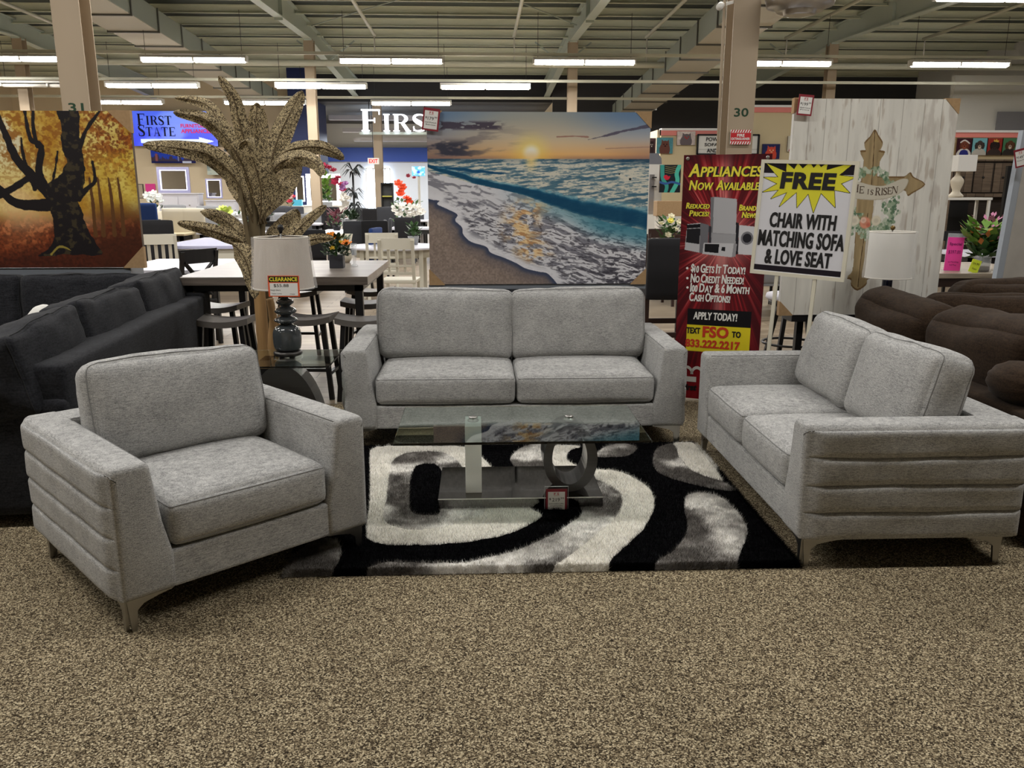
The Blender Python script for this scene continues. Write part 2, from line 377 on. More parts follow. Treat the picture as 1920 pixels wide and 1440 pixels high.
RUG= {'W1': [(0.073, 0.111), (0.076, 0.046), (0.092, 0.022), (0.139, 0.016), (0.233, 0.024), (0.328, 0.034), (0.366, 0.089), (0.38, 0.145), (0.41, 0.269), (0.432, 0.36), (0.455, 0.486), (0.492, 0.628), (0.513, 0.685), (0.463, 0.77), (0.409, 0.822), (0.339, 0.855), (0.272, 0.866), (0.204, 0.861), (0.169, 0.851), (0.15, 0.83), (0.134, 0.781), (0.111, 0.483)], 'G1': [(0.169, 0.107), (0.204, 0.085), (0.25, 0.087), (0.283, 0.113), (0.312, 0.178), (0.332, 0.265), (0.35, 0.378), (0.375, 0.482), (0.398, 0.552), (0.382, 0.66), (0.352, 0.701), (0.309, 0.743), (0.267, 0.761), (0.232, 0.764), (0.195, 0.745), (0.17, 0.709), (0.157, 0.643), (0.155, 0.526), (0.143, 0.288), (0.144, 0.169)], 'B1': [(0.203, 0.291), (0.209, 0.242), (0.229, 0.219), (0.256, 0.224), (0.275, 0.278), (0.287, 0.359), (0.286, 0.478), (0.285, 0.56), (0.283, 0.655), (0.263, 0.666), (0.236, 0.659), (0.218, 0.627), (0.211, 0.556), (0.202, 0.415), (0.202, 0.355)], 'W2': [(0.596, 0.034), (0.655, 0.042), (0.659, 0.062), (0.626, 0.102), (0.613, 0.176), (0.619, 0.228), (0.638, 0.264), (0.674, 0.295), (0.721, 0.309), (0.757, 0.36), (0.784, 0.452), (0.788, 0.545), (0.767, 0.661), (0.723, 0.789), (0.682, 0.872), (0.636, 0.959), (0.608, 1.03), (0.547, 1.036), (0.488, 1.026), (0.537, 0.965), (0.577, 0.897), (0.62, 0.816), (0.666, 0.728), (0.702, 0.607), (0.71, 0.513), (0.685, 0.425), (0.661, 0.394), (0.606, 0.375), (0.562, 0.341), (0.564, 0.191), (0.581, 0.081)], 'G2': [(0.495, 0.354), (0.564, 0.318), (0.607, 0.369), (0.661, 0.39), (0.685, 0.425), (0.71, 0.513), (0.702, 0.607), (0.666, 0.728), (0.62, 0.816), (0.577, 0.897), (0.537, 0.965), (0.488, 1.026), (0.436, 1.039), (0.373, 1.04), (0.28, 1.04), (0.201, 1.036), (0.155, 1.033), (0.157, 0.998), (0.168, 0.977), (0.195, 0.96), (0.277, 0.968), (0.341, 0.97), (0.374, 0.953), (0.44, 0.915), (0.476, 0.877), (0.513, 0.832), (0.553, 0.774), (0.597, 0.689), (0.606, 0.628), (0.594, 0.549), (0.559, 0.448)], 'G3': [(0.458, 0.185), (0.483, 0.076), (0.518, 0.023), (0.547, 0.017), (0.574, 0.042), (0.554, 0.341), (0.535, 0.364), (0.502, 0.357), (0.475, 0.289)], 'G4': [(0.693, 0.17), (0.711, 0.097), (0.756, 0.031), (0.804, 0.034), (0.82, 0.074), (0.786, 0.157), (0.738, 0.176)], 'W3': [(0.927, 0.034), (0.992, 0.03), (1.0, 0.159), (0.988, 0.358), (0.983, 0.423), (0.957, 0.398), (0.925, 0.314), (0.921, 0.185)], 'G5': [(0.839, 0.225), (0.869, 0.096), (0.91, 0.039), (0.932, 0.04), (0.921, 0.185), (0.925, 0.314), (0.958, 0.395), (0.985, 0.435), (0.99, 0.509), (0.938, 0.487), (0.892, 0.443), (0.848, 0.377), (0.832, 0.31)], 'G6': [(0.861, 0.56), (0.888, 0.527), (0.922, 0.528), (0.95, 0.576), (0.956, 0.684), (0.947, 0.8), (0.904, 0.92), (0.855, 1.035), (0.805, 1.055), (0.726, 1.053), (0.698, 1.044), (0.723, 0.976), (0.768, 0.914), (0.818, 0.793), (0.839, 0.657)], 'G7': [(0.008, 1.028), (0.0, 0.939), (0.011, 0.875), (0.04, 0.808), (0.073, 0.819), (0.096, 0.88), (0.099, 0.959), (0.083, 1.025), (0.05, 1.048)]}
# ------------------------------------------------------------------ materials
def fabric(name,c1,c2,stretch=(1,1,1),scale=170.,bs=.5):
    if name in MATS: return MATS[name]
    m=mat(name,c1,rough=.95,spec=.1,sheen=.06); nt=m.node_tree; b=nt.nodes['Principled BSDF']; N=nt.nodes.new; L=nt.links.new
    tc=N('ShaderNodeTexCoord'); outs=[]
    for st in((1,.3,1),(.3,1,1),(1,1,1),(.12,.12,1)):
        mp=N('ShaderNodeMapping'); mp.inputs['Scale'].default_value=st; L(tc.outputs['Object'],mp.inputs['Vector'])
        n=N('ShaderNodeTexNoise'); n.inputs['Scale'].default_value=scale; n.inputs['Detail'].default_value=2.; L(mp.outputs[0],n.inputs['Vector']); outs.append(n.outputs[0])
    def add(a,b_,op='ADD'):
        x=N('ShaderNodeMath'); x.operation=op; L(a,x.inputs[0]); (L(b_,x.inputs[1]) if not isinstance(b_,float) else setattr(x.inputs[1],'default_value',b_)); return x.outputs[0]
    s=add(add(add(outs[0],outs[1]),add(outs[2],outs[3])),.25,'MULTIPLY')
    big=N('ShaderNodeTexNoise'); big.inputs['Scale'].default_value=9.; big.inputs['Detail'].default_value=3; L(tc.outputs['Object'],big.inputs['Vector'])
    s2=add(s,add(big.outputs[0],.12,'MULTIPLY'))
    r=N('ShaderNodeValToRGB'); r.color_ramp.elements[0].position=.43; r.color_ramp.elements[1].position=.68
    r.color_ramp.elements[0].color=hx(*c1); r.color_ramp.elements[1].color=hx(*c2); L(s2,r.inputs[0]); L(r.outputs[0],b.inputs['Base Color'])
    bp=N('ShaderNodeBump'); bp.inputs['Strength'].default_value=bs; bp.inputs['Distance'].default_value=.002; L(s,bp.inputs['Height']); L(bp.outputs[0],b.inputs['Normal'])
    return m
GREY=fabric('light_grey_woven_fabric',(112,113,113),(196,195,192),scale=300.)
GSEAM=mat('grey_thread',(134,134,133),rough=.9,spec=.1)
CHAR=fabric('charcoal_linen',(24,25,28),(47,48,52),scale=120)
CSEAM=mat('charcoal_piping',(30,31,33),rough=.9)
BROWN=fabric('dark_brown_corduroy',(34,25,18),(58,45,33),scale=110)
BSEAM=mat('brown_seam',(36,29,23),rough=.9)
CHROME=mat('brushed_steel',(170,168,164),rough=.3,metal=1.)
BLACKM=mat('black_metal',(22,22,24),rough=.4,spec=.5)
WHITE=mat('white_paint',(225,223,216),rough=.5)
CREAM=mat('cream_painted_wood',(206,203,188),rough=.5)
CARD=mat('cardboard',(176,146,108),rough=.85,noise_=(40,(160,130,94),3,(1,1,1),.3))
PAPER=mat('white_paper',(235,234,230),rough=.6)
REDP=mat('dark_red_print',(138,38,50),rough=.5)
INK=mat('black_ink',(22,20,22),rough=.6)
CLEAR=mat('clear_plastic',(250,250,250),rough=.08,trans=1.,ior=1.15,alpha=.35)
GLASS=mat('clear_glass',(236,246,242),rough=.0,trans=1.,ior=1.5)
TUBE=mat('lit_tube',(255,250,244),emit=30.)
STEEL=mat('pale_green_painted_steel',(178,188,178),rough=.55)
COLM=mat('tan_painted_steel',(166,150,128),rough=.6,noise_=(3,(158,141,118),2,(1,1,.2),.3))
# ------------------------------------------------------------------ floor
def carpet_mat():
    m=mat('speckled_carpet',(120,105,85),rough=.95,spec=.1); nt=m.node_tree;b=nt.nodes['Principled BSDF'];N=nt.nodes.new;L=nt.links.new
    tc=N('ShaderNodeTexCoord'); n=N('ShaderNodeTexVoronoi'); n.inputs['Scale'].default_value=230; n.inputs['Randomness'].default_value=1.; L(tc.outputs['Object'],n.inputs[0])
    sp=N('ShaderNodeSeparateColor'); L(n.outputs['Color'],sp.inputs[0])
    r=N('ShaderNodeValToRGB'); e=r.color_ramp.elements; e[0].position=.0;e[0].color=hx(30,25,19); e[1].position=1.;e[1].color=hx(208,194,162); k=e.new(.32);k.color=hx(82,71,55); k=e.new(.7);k.color=hx(144,130,104)
    L(sp.outputs[0],r.inputs[0])
    n3=N('ShaderNodeTexNoise'); n3.inputs['Scale'].default_value=1.3; n3.inputs['Detail'].default_value=4; L(tc.outputs['Object'],n3.inputs[0])
    mx=N('ShaderNodeMix'); mx.data_type='RGBA'; mx.blend_type='MULTIPLY'; mx.inputs[0].default_value=.35; L(r.outputs[0],mx.inputs[6])
    r2=N('ShaderNodeValToRGB'); r2.color_ramp.elements[0].position=.35;r2.color_ramp.elements[0].color=(.72,.72,.72,1); r2.color_ramp.elements[1].position=.62; L(n3.outputs[0],r2.inputs[0]); L(r2.outputs[0],mx.inputs[7]); L(mx.outputs[2],b.inputs['Base Color'])
    n2=N('ShaderNodeTexNoise'); n2.inputs['Scale'].default_value=320; n2.inputs['Detail'].default_value=2; L(tc.outputs['Object'],n2.inputs[0])
    bp=N('ShaderNodeBump'); bp.inputs['Strength'].default_value=.6; bp.inputs['Distance'].default_value=.003; L(n2.outputs[0],bp.inputs['Height']); L(bp.outputs[0],b.inputs['Normal']); return m
def plank_mat(name,cs,w=.18,l=1.4,mort=(60,55,48),rough=.4):
    m=mat(name,cs[0],rough=rough); nt=m.node_tree;b=nt.nodes['Principled BSDF'];N=nt.nodes.new;L=nt.links.new
    tc=N('ShaderNodeTexCoord'); br=N('ShaderNodeTexBrick'); br.inputs['Scale'].default_value=1.; br.inputs['Brick Width'].default_value=l; br.inputs['Row Height'].default_value=w; br.inputs['Mortar Size'].default_value=.004; br.inputs['Mortar'].default_value=hx(*mort)
    br.inputs['Color1'].default_value=hx(*cs[0]); br.inputs['Color2'].default_value=hx(*cs[1]); L(tc.outputs['Object'],br.inputs[0])
    mp=N('ShaderNodeMapping'); mp.inputs['Scale'].default_value=(1.5,22,22); L(tc.outputs['Object'],mp.inputs[0]); n=N('ShaderNodeTexNoise'); n.inputs['Scale'].default_value=2.; n.inputs['Detail'].default_value=5; L(mp.outputs[0],n.inputs[0])
    r=N('ShaderNodeValToRGB'); r.color_ramp.elements[0].position=.3;r.color_ramp.elements[0].color=(.45,.45,.45,1); r.color_ramp.elements[1].position=.65; L(n.outputs[0],r.inputs[0])
    mx=N('ShaderNodeMix'); mx.data_type='RGBA'; mx.blend_type='MULTIPLY'; mx.inputs[0].default_value=.8; L(br.outputs[0],mx.inputs[6]); L(r.outputs[0],mx.inputs[7]); L(mx.outputs[2],b.inputs['Base Color']); return m
CARPET=carpet_mat(); WOODF=plank_mat('grey_beige_floor_planks',((168,152,130),(140,124,104)))
RUSTIC=plank_mat('weathered_grey_brown_boards',((128,110,92),(96,80,66)),w=5,l=.16,mort=(50,40,32),rough=.7)
def slab(name,x0,x1,y0,y1,z0,z1,m): return struct(MB().box(x0,x1,y0,y1,z0,z1).build(name,m))
slab('floor',-20,20,-6,6.1,-.1,0,CARPET)
slab('floor',-20,20,6.1,50,-.1,0,WOODF)
WALLB=mat('beige_wall_paint',(226,210,180),rough=.75)
WALLD=mat('charcoal_wall_paint',(34,34,38),rough=.6)
DECK=mat('olive_grey_roof_deck',(82,90,86),rough=.8,noise_=(2.,(68,75,71),4,(1,.3,1),.3))
PURL=mat('pale_green_purlin_paint',(226,228,206),rough=.6)
# roof: slopes gently down towards the back
def roofz(y): return 6.45-.010*max(0,y-14)
ce=MB().prism([(-6,6.55),(46,roofz(46)),(46,roofz(46)+.15),(-6,6.7)],-20,20,'x').build('ceiling',DECK); struct(ce)
for i in range(16):
    y=17.5+1.5*i; z=roofz(y)-.02
    MB().prism([(y-.06,z-.02),(y+.02,z-.02),(y+.02,z-.20),(y+.06,z-.20),(y+.06,z-.225),(y-.10,z-.25),(y-.10,z-.23),(y-.01,z-.21),(y-.01,z-.04),(y-.06,z-.04)],-19.9,19.9,'x').build('purlin',PURL,ce)
slab('wall_left',-19,-18.8,-6,36,0,6.4,WALLB)
slab('wall_right',17.5,17.7,-6,46,0,6.4,mat('off_white_wall',(205,205,200),rough=.7))
slab('wall_rear',-20,20,-6.2,-6,0,6.5,WALLB)
# back wall: beige on the left, blue pier, dark bulkhead over the opening, dark wall on the right
slab('wall_back',-18.8,-7.2,36,36.2,0,6.25,WALLB)
BLUE=mat('royal_blue_paint',(34,66,150),rough=.5)
DBLUE=mat('navy_blue_paint',(30,44,92),rough=.5)
slab('wall_back',-7.25,-6.2,33.8,36.0,0,6.3,DBLUE)
slab('wall_back',3.0,17.5,34,34.2,0,6.25,mat('dark_grey_wall',(58,58,60),rough=.8))
slab('wall_back',-8,3.2,45,45.2,0,5.5,mat('pale_grey_wall',(200,202,206),rough=.7))
slab('wall_left',-8.0,-7.9,36.2,45,0,5.5,WALLB); slab('wall_right',3.0,3.1,34.2,45,0,5.5,WALLB)
struct(MB().box(-8,3,34.2,45,5.0,5.1).build('ceiling',mat('black_ceiling_paint',(18,18,22),rough=.5)))
struct(MB().box(-8,3,44.7,45,3.1,3.8).build('trim_1',BLUE)); struct(MB().box(-6.2,3,34.3,34.5,5.02,6.2).build('trim_2',WALLD))
for i,(y,z) in enumerate(((36,4.45),(39.5,4.2),(43,4.0))):  # pale bars modelled for the white ceiling reflections in the far room
    MB().box(-6.1,3,y,y+.35,z+.02,z+.2).build('ceiling_strip',mat('white_soffit',(190,190,200),rough=.5),None)
    o=bpy.context.scene.collection.objects[-1]; tag(o,['pale soffit strip nearest the lit letters','middle pale soffit strip behind the lit letters','rearmost pale soffit strip above the blue band'][i],'soffit','pale soffit strips behind the lit letters')
# daylight windows far back
for i,(px,w_) in enumerate(((700,.75),(722,.5))):
    a=at(px,316,44.9); b_=at(px,400,44.9)
    o=MB().box(a.x-w_/2,a.x+w_/2,44.85,44.95,max(.3,b_.z),a.z).build('window_%d'%(i+1),mat('daylight_window',(225,238,255),emit=6.)); struct(o)
    f=MB()
    for x in(a.x-w_/2,a.x,a.x+w_/2): f.box(x-.03,x+.03,44.8,44.85,max(.3,b_.z),a.z)
    for z in(max(.3,b_.z),a.z): f.box(a.x-w_/2,a.x+w_/2,44.8,44.85,z-.03,z+.03)
    f.build('window_frame',WHITE,o)
# ------------------------------------------------------------------ roof steel
def ibeam(mb,p,q,dep0,dep1,fw_=.22,t=.03):
    """web along y-z plane between bottom flange points p,q (x,y,z)"""
    x=p[0]
    mb.prism([(p[1],p[2]),(q[1],q[2]),(q[1],q[2]+dep1),(p[1],p[2]+dep0)],x-.012,x+.012,'x')
    mb.prism([(p[1],p[2]-t),(q[1],q[2]-t),(q[1],q[2]),(p[1],p[2])],x-fw_/2,x+fw_/2,'x')
    mb.prism([(p[1],p[2]+dep0),(q[1],q[2]+dep1),(q[1],q[2]+dep1+t),(p[1],p[2]+dep0+t)],x-fw_/2,x+fw_/2,'x')
frames=[(-12.75,'left edge of the view'),(-4.72,'just left of the middle'),(2.78,'just right of the middle'),(10.35,'right side of the view')]
for x,w in frames:
    o=thing('roof_beam','pale green tapered steel roof beam running to the back, '+w,'beam',(x,9,0),group='tapered roof beams')
    m=MB(); ibeam(m,(0,0,5.35),(0,6,5.45),.75,.75); ibeam(m,(0,6,5.45),(0,16,5.78),.75,.4)
    for yy in(3,9,12.5): m.box(-.1,.1,yy-.01,yy+.01,5.45+.02*yy*.5,6.1)
    m.build('haunch',STEEL,o)
    m=MB(); ibeam(m,(0,16,5.75),(0,26,5.2),.42,.62); m.build('rear_span',STEEL,o)
    b=MB()
    for sx in(-1,1):
        b.bar((sx*.08,7.5,5.5),(sx*1.0,7.5,6.3),.05); b.bar((sx*.08,19,5.6),(sx*.9,19,6.2),.05)
    b.build('brace',STEEL,o)
def column(x,y,h,label,num=None,w=.26):
    o=thing('steel_column',label,'column',(x,y,0))
    m=MB(); m.box(-w/2,w/2,-.14,-.125,0,h); m.box(-w/2,w/2,.125,.14,0,h); m.box(-.008,.008,-.125,.125,0,h); m.box(-w/2-.03,w/2+.03,-.17,.17,0,.02); m.build('shaft',COLM,o)
    if num:
        t=MB(); letters(t,num,0,at(150,204,y).z if num=='31' else at(1380,213,y).z,.155,.09,y=-.142,bold=.02); t.build('number',mat('dark_green_ink',(24,58,36)),o)
    return o
c31=column(-4.14,9.3,5.6,'tan steel column numbered 31 behind the autumn tree canvas','31',w=.28)
c30=column(2.83,9.3,5.6,'tan steel column numbered 30 behind the red appliance banner','30',w=.28)
for x,l in((-12.75,'tan steel column at the far left, seen behind the numbered column'),(-4.72,'slim looking far tan column between the plant and the lit letters'),(2.78,'slim looking far tan column above the sea canvas'),(10.35,'far tan column rising just left of the cross canvas top')):
    column(x,25.2,5.75,l,w=.27)
# fire extinguisher plate on column 30
o=thing('fire_extinguisher_sign','red and white striped fire extinguisher plate on column 30','sign',(2.83,9.13,at(1380,257,9.13).z))
m=MB(); m.box(-.11,.11,0,.012,-.075,.075); m.build('plate',PAPER,o)
m=MB(); m.add([(-.11,-.001,-.045),(.11,-.001,-.045),(.11,-.001,.045),(-.11,-.001,.045)],[(0,1,2,3)])
for zz in(.047,-.075):
    for k in range(8):
        a=-.11+k*.0275; m.add([(a,-.001,zz),(a+.014,-.001,zz),(a+.0275,-.001,zz+.028),(a+.0135,-.001,zz+.028)],[(0,1,2,3)])
m.build('stripe',mat('sign_red',(190,30,40),rough=.5),o)
m=MB(); letters(m,'FIRE',0,.018,.08,.03,y=-.003,bold=.03); letters(m,'EXTINGUISHER',0,-.018,.2,.026,y=-.003,bold=.03); m.build('lettering',PAPER,o)
FIX=mat('fixture_grey_white',(196,194,186),rough=.5)
# ducts
DUCT=mat('duct_board_grey',(150,158,148),rough=.7); DUNDER=mat('duct_underside',(176,172,158),rough=.8)
def duct(x0,x1,y0,z0,y1,z1,h,label):
    o=thing('air_duct',label,'duct',(0,0,0)); 
    MB().prism([(y0,z0),(y1,z1),(y1,z1+h),(y0,z0+h)],x0,x1,'x').build('casing',DUCT,o)
    MB().prism([(y0,z0-.012),(y1,z1-.012),(y1,z1),(y0,z0)],x0+.01,x1-.01,'x').build('underside',DUNDER,o)
    n=12
    for i in range(n):
        m=MB(); y=y0+(y1-y0)*(i+.5)/n; z=z0+(z1-z0)*(i+.5)/n
        m.box(x0-.01,x1+.01,y-.03,y+.03,z-.05,z-.013)
        for x in(x0-.02,x1+.02): m.box(x-.012,x+.012,y-.02,y+.02,z-.05,z+h+.02)
        m.build('hanger_strap',mat('strap_grey',(92,92,86),rough=.6),o)
    return o
duct(-8.6,-7.45,14,5.55,33,4.75,.48,'long pale air duct crossing the ceiling on the left, behind column 31')
duct(5.2,6.35,13,5.35,33,4.3,.5,'long pale air duct crossing the ceiling on the right, behind column 30')
# round diffuser top right
o=thing('round_diffuser','round silver ceiling air diffuser at the top right','vent',tuple(at(1500,8,9.)))
m=MB(); m.lathe([(.05,-.10),(.1,-.11),(.16,-.1),(.17,-.06),(.23,-.07),(.26,-.03),(.33,-.02),(.35,.05),(.33,.12),(.2,.2),(.2,.6)],n=40); m.build('cone',CHROME,o)
# pipes
FIX=mat('fixture_grey_white',(196,194,186),rough=.5)
PIPE=mat('cream_pipe_paint',(196,196,178),rough=.5)
def pipe(pts,r,label,g=None): return tag(MB().tube(pts,r,8).build('sprinkler_pipe',PIPE),label,'pipe',g)
z_=at(895,120,24.1).z
pipe([(-18.5,24.1,z_),(17,24.1,z_)],.085,'thick cream sprinkler main crossing the whole hall below the first lamp row')
for i,(x,y0,y1,y2) in enumerate(((-10.7,14,24.2,'left of the long left duct'),(-2.75,14,24.2,'just left of the hall middle'),(1.05,14,24.2,'above the sea canvas'),(4.7,14,24.2,'just left of the right duct'),(8.6,14,24.2,'right of column 30'),(12.5,14,24.2,'farthest right'))):
    pipe([(x,y0,5.8),(x,y1,5.72)],.045,'thin cream branch pipe running towards the back, '+y2,'branch sprinkler pipes'); tag(MB().tube([(x,y1-.1,5.72),(x,y1-.1,z_+.05)],.018,6).build('drop_pipe',FIX),'short vertical drop at the end of the branch pipe, '+y2,'pipe','pipe drops')
# rods
for i,(a,b,l) in enumerate((((-2.6,16,6.1),(3.,24.5,6.0),'rising to the right'),((2.8,16,6.1),(-4.5,24.5,6.0),'rising to the left'))):
    tag(MB().tube([a,b],.014,6).build('bracing_rod',STEEL),'thin steel cross bracing rod under the middle of the roof, '+l,'rod','roof bracing rods')
# ------------------------------------------------------------------ strip lights
def strip_light(name='strip_light',lit=True,L_=2.44):
    o=thing(name,'x','ceiling light')
    m=MB(); m.box(-L_/2,L_/2,-.11,.11,.03,.09); m.prism([(-.14,.03),(-.06,.09),(.06,.09),(.14,.03)],-L_/2,L_/2,'x'); m.build('housing',FIX,o)
    for s in(-1,1):
        m=MB(); m.tube([(s*L_/4-L_/4+.03,0,-.01),(s*L_/4+L_/4-.03,0,-.01)],.06,10); m.build('tube',TUBE if lit else FIX,o)
    for x in(-L_/2,0,L_/2): MB().box(x-.02,x+.02,-.1,.1,-.05,.09).build('end_cap',FIX,o)
    for x in(-L_/2+.1,L_/2-.1): MB().tube([(x,0,.09),(x,0,1.1)],.006,5).build('hanger',BLACKM,o)
    return o
rowA=at(895,115,21); ZA=rowA.z+.0; ZB=at(895,163,24).z; ZC=at(895,194,27).z
lampspec=[(45,21,ZA,'front row, leftmost'),(367,21,ZA,'front row, above the plant'),(735,21,ZA,'front row, above the lit letters'),(1095,21,ZA,'front row, above the sea canvas'),(1462,21,ZA,'front row, partly behind column 30'),(1795,21,ZA,'front row, rightmost'),
 (285,24,ZB,'second row, leftmost'),(602,24,ZB,'second row, crossed by the far slim column'),(910,24,ZB,'second row, above the left half of the sea canvas'),
 (225,27,ZC,'third row, just above the First State screen'),(494,27,ZC,'third row, behind the plant leaves'),(770,27,ZC,'third row, right above the lit letters')]
proto=None
for px,Y,Z,l in lampspec:
    loc=(at(px,150,Y).x,Y,Z); lab='lit twin tube strip light, '+l
    if proto is None: proto=strip_light(); proto.location=loc; proto['label']=lab; proto['group']='hanging strip lights'; p_=proto
    else: copytree(proto,loc,0,lab,'hanging strip lights')
copytree(proto,(at(1885,0,15).x,15,at(1885,-4,15).z),0,'nearest lit strip light at the very top right corner','hanging strip lights')
ul=strip_light(lit=False); ul.location=(at(90,150,24).x,24,ZB); ul['label']='unlit strip light at the left end of the second row'
for Y,Z,l in((21,ZA+.16,'front'),(24,ZB+.16,'second'),(27,ZC+.16,'third')):
    m=MB(); m.box(-18,17,Y-.03,Y+.03,Z-.035,Z+.035); tag(m.build('lamp_rail',PIPE),'long pale rail carrying the %s row of strip lights'%l,'rail')
# lamps over and behind the viewer (rows that carry on outside the picture)
def area(x,y,z,p,sx=2.4,sy=.35,col=(1,.965,.92)):
    l=bpy.data.lights.new('strip_light_glow','AREA'); l.shape='RECTANGLE'; l.size=sx; l.size_y=sy; l.energy=p; l.color=col
    o=bpy.data.objects.new('strip_light_glow',l); C.objects.link(o); o.location=(x,y,z)
for y,ps in((-2.,((-8.5,26),(-3.5,14))),(2.9,((-7.2,150),(-3.2,130),(.6,32),(3.6,130))),(6.8,((-9.4,80),(-4.8,100),(-.2,60),(4.6,80),(9.6,70))),(10,((-9.4,150),(-3.2,170),(3.,150),(9.2,110)))):
    for x,p_ in ps: area(x,y,4.9,p_)
for y in(17,23,30):
    for x in(-13,-5.5,1,7.,13): area(x,y,4.6,(300 if x<3 else 170) if not(x>5 and y>20) else 60)  # fill area lights added to brighten the far hall, apart from the fixtures
for x in(-6,-1): area(x,40,3.9,520,2.4,1.,(.85,.92,1))  # cool area lights inside the far room, no fixtures modelled
w=bpy.data.worlds.new('world'); scn.world=w; w.use_nodes=True; w.node_tree.nodes['Background'].inputs[0].default_value=(.8,.85,.9,1); w.node_tree.nodes['Background'].inputs[1].default_value=.15
scn.view_settings.view_transform='Standard'; scn.view_settings.look='None'; scn.view_settings.gamma=1; scn.view_settings.use_curve_mapping=False; scn.view_settings.exposure=-0.08
# ------------------------------------------------------------------ grey seating set
def arm_mesh(side,L_,H0=.13,H1=.63,wt=.145,wb=.2):
    """side +1: outer face at x=0 and inner towards +x"""
    prof=[]
    k=12; tt_=[.5-.5*math.cos(PI*q/12)*1. for q in range(12)]
    for i in range(4):                       # outer, bottom to top, four padded channels
        z0=H0+(H1-.02-H0)*i/4; z1=H0+(H1-.02-H0)*(i+1)/4
        for j in range(k):
            t=tt_[j]; b=(1-abs(2*t-1)**9)**.5 if 0<t<1 else -.25; prof.append([0.,z0+(z1-z0)*t,b])
    nout=len(prof); r=.028
    for j in range(6): a=PI-PI/2*j/5; prof.append([r+r*math.cos(a),H1-r+r*math.sin(a),.6*(1-j/5)])
    for j in range(6): a=PI/2-(PI/2)*j/5; prof.append([wt-r+r*math.cos(a),H1-r+r*math.sin(a),0])
    prof.append([wb-.03,.40,0]);prof.append([wb,H0+.13,0]); prof.append([wb,H0+.01,0]); prof.append([wb-.01,H0,0]); prof.append([.012,H0,0])
    ys=[0,.004,.012,.025,.04,.055,.08]+list(np.linspace(.12,L_-.06,14))+[L_-.03,L_-.01,L_]
    cx=wb*.45; cz=(H0+H1)/2
    rings=[]
    for y in ys:
        e=min(y,L_-y+.02); ins=.022*(1-math.sqrt(max(0,1-(1-min(e,.025)/.025)**2))); fade=sst(.02,.075,y)*sst(-.02,.04,L_-y)
        ring=[]
        for x,z,b in prof:
            wav=.004*noise.noise(Vector((y*5,z*9,side)))
            x2=x-b*(.023+wav)*float(fade)
            if 0<=x<.001 and H0+.05<z<H1-.08: z=z+.005*noise.noise(Vector((y*4.5,z*7,side*2+1)))
            if ins>0: x2+=ins*np.sign(cx-x2)*min(1,abs(cx-x2)/.05); z=z+ins*np.sign(cz-z)*min(1,abs(cz-z)/.1)
            ring.append((side*x2,y,z))
        rings.append(ring)
    mb=MB(); mb.loft(rings); 
    return mb,prof
def legbracket():
    m=MB(); poly=[(0,.13),(.17,.13),(.17,.122),(.11,.112),(.06,.1),(.036,.08),(.030,.02),(.028,0),(.010,0),(.006,.06)]
    m.prism(poly,-.006,.006,'y'); m.box(0,.16,-.02,.02,.126,.131); return m
def seating(label,cat,name,W,D,n,loc,rz,bh=.46,tilt=13,bz=.475,bt=.2,seed=0,crown=.014,by=.66):
    o=thing(name,label,cat,loc,rz)
    for side,x in((1,0),(-1,W)):
        mb,_=arm_mesh(side,D); mb.v=[(a+x,b,c) for a,b,c in mb.v]; a=mb.build('arm',GREY,o)
        s=MB(); wt=.145
        pts=[(x+side*.012,.012,.15),(x+side*.012,.012,.6),(x+side*.03,.012,.621),(x+side*(wt-.035),.012,.621),(x+side*(wt-.012),.012,.6),(x+side*.165,.012,.42),(x+side*.192,.012,.27)]
        s.tube([(x+side*.012,.03,.6215),(x+side*.012,D-.16,.6215)],.0022,5)
        s.tube([(x+side*(wt-.008),.03,.622),(x+side*(wt-.008),D-.2,.622)],.0022,5)
        s.build('seam',GSEAM,a)
    m,f=cush(W/2-.10,.085,.249,.012,(0,.0,.003),n=14,wr=.002); m.v=[(a+W/2,b+D-.085,c+.38) for a,b,c in m.v]; bf=m.build('back_frame',GREY,o)
    MB().tube([(.14,D-.165,.6255),(W-.14,D-.165,.6255)],.002,5).build('seam',GSEAM,bf)
    m=MB(); m.box(.185,W-.185,.012,D-.15,.13,.275,.012); fr=m.build('front_rail',GREY,o)
    MB().box(.03,W-.03,.05,D-.03,.118,.132).build('dust_cover',mat('black_underlining',(16,16,17),rough=.9),o)
    si=.186; cw=(W-2*si)/n
    for i in range(n):
        x=si+cw*(i+.5); M=Matrix.Translation((x,.375-.0,.37))
        put_cushion(o,'seat_cushion',GREY,GSEAM,(cw/2-.003,.372,.09),.042,(.004,.014,crown+.012),M,seed+i,2,.86,wr=.003,ws=5)
    bi=.15; bw=(W-2*bi)/n
    for i in range(n):
        x=bi+bw*(i+.5)
        M=Matrix.Translation((x,by,bz))@Matrix.Rotation(math.radians(-tilt),4,'X')@Matrix.Rotation(math.radians([1.2,-1.][i%2]),4,'Y')@Matrix.Translation((0,.0,bh/2))
        put_cushion(o,'back_cushion',GREY,GSEAM,(bw/2+.004,bt/2,bh/2),.062,(.012,.045,.014),M,seed+7+i,1,.8,wr=.009,ws=4.5)
    for x,sx in((.02,1),(W-.02,-1)):
        for y in(.035,D-.05):
            lb=legbracket(); sy=1 if y<.1 else -1; lb.v=[(x+sx*a,y+sy*b,c) for a,b,c in lb.v]; l2=legbracket(); lb.add([(x+sx*b,y+sy*a,c) for a,b,c in l2.v],l2.f); lb.build('leg',CHROME,o)
    return o
seating('light grey fabric armchair with channelled arms at the front left','armchair','armchair',1.05,1.0,1,(-1.268,2.735,0),math.radians(42.2),bh=.435,tilt=14,bz=.445,seed=1,by=.63,crown=.02)
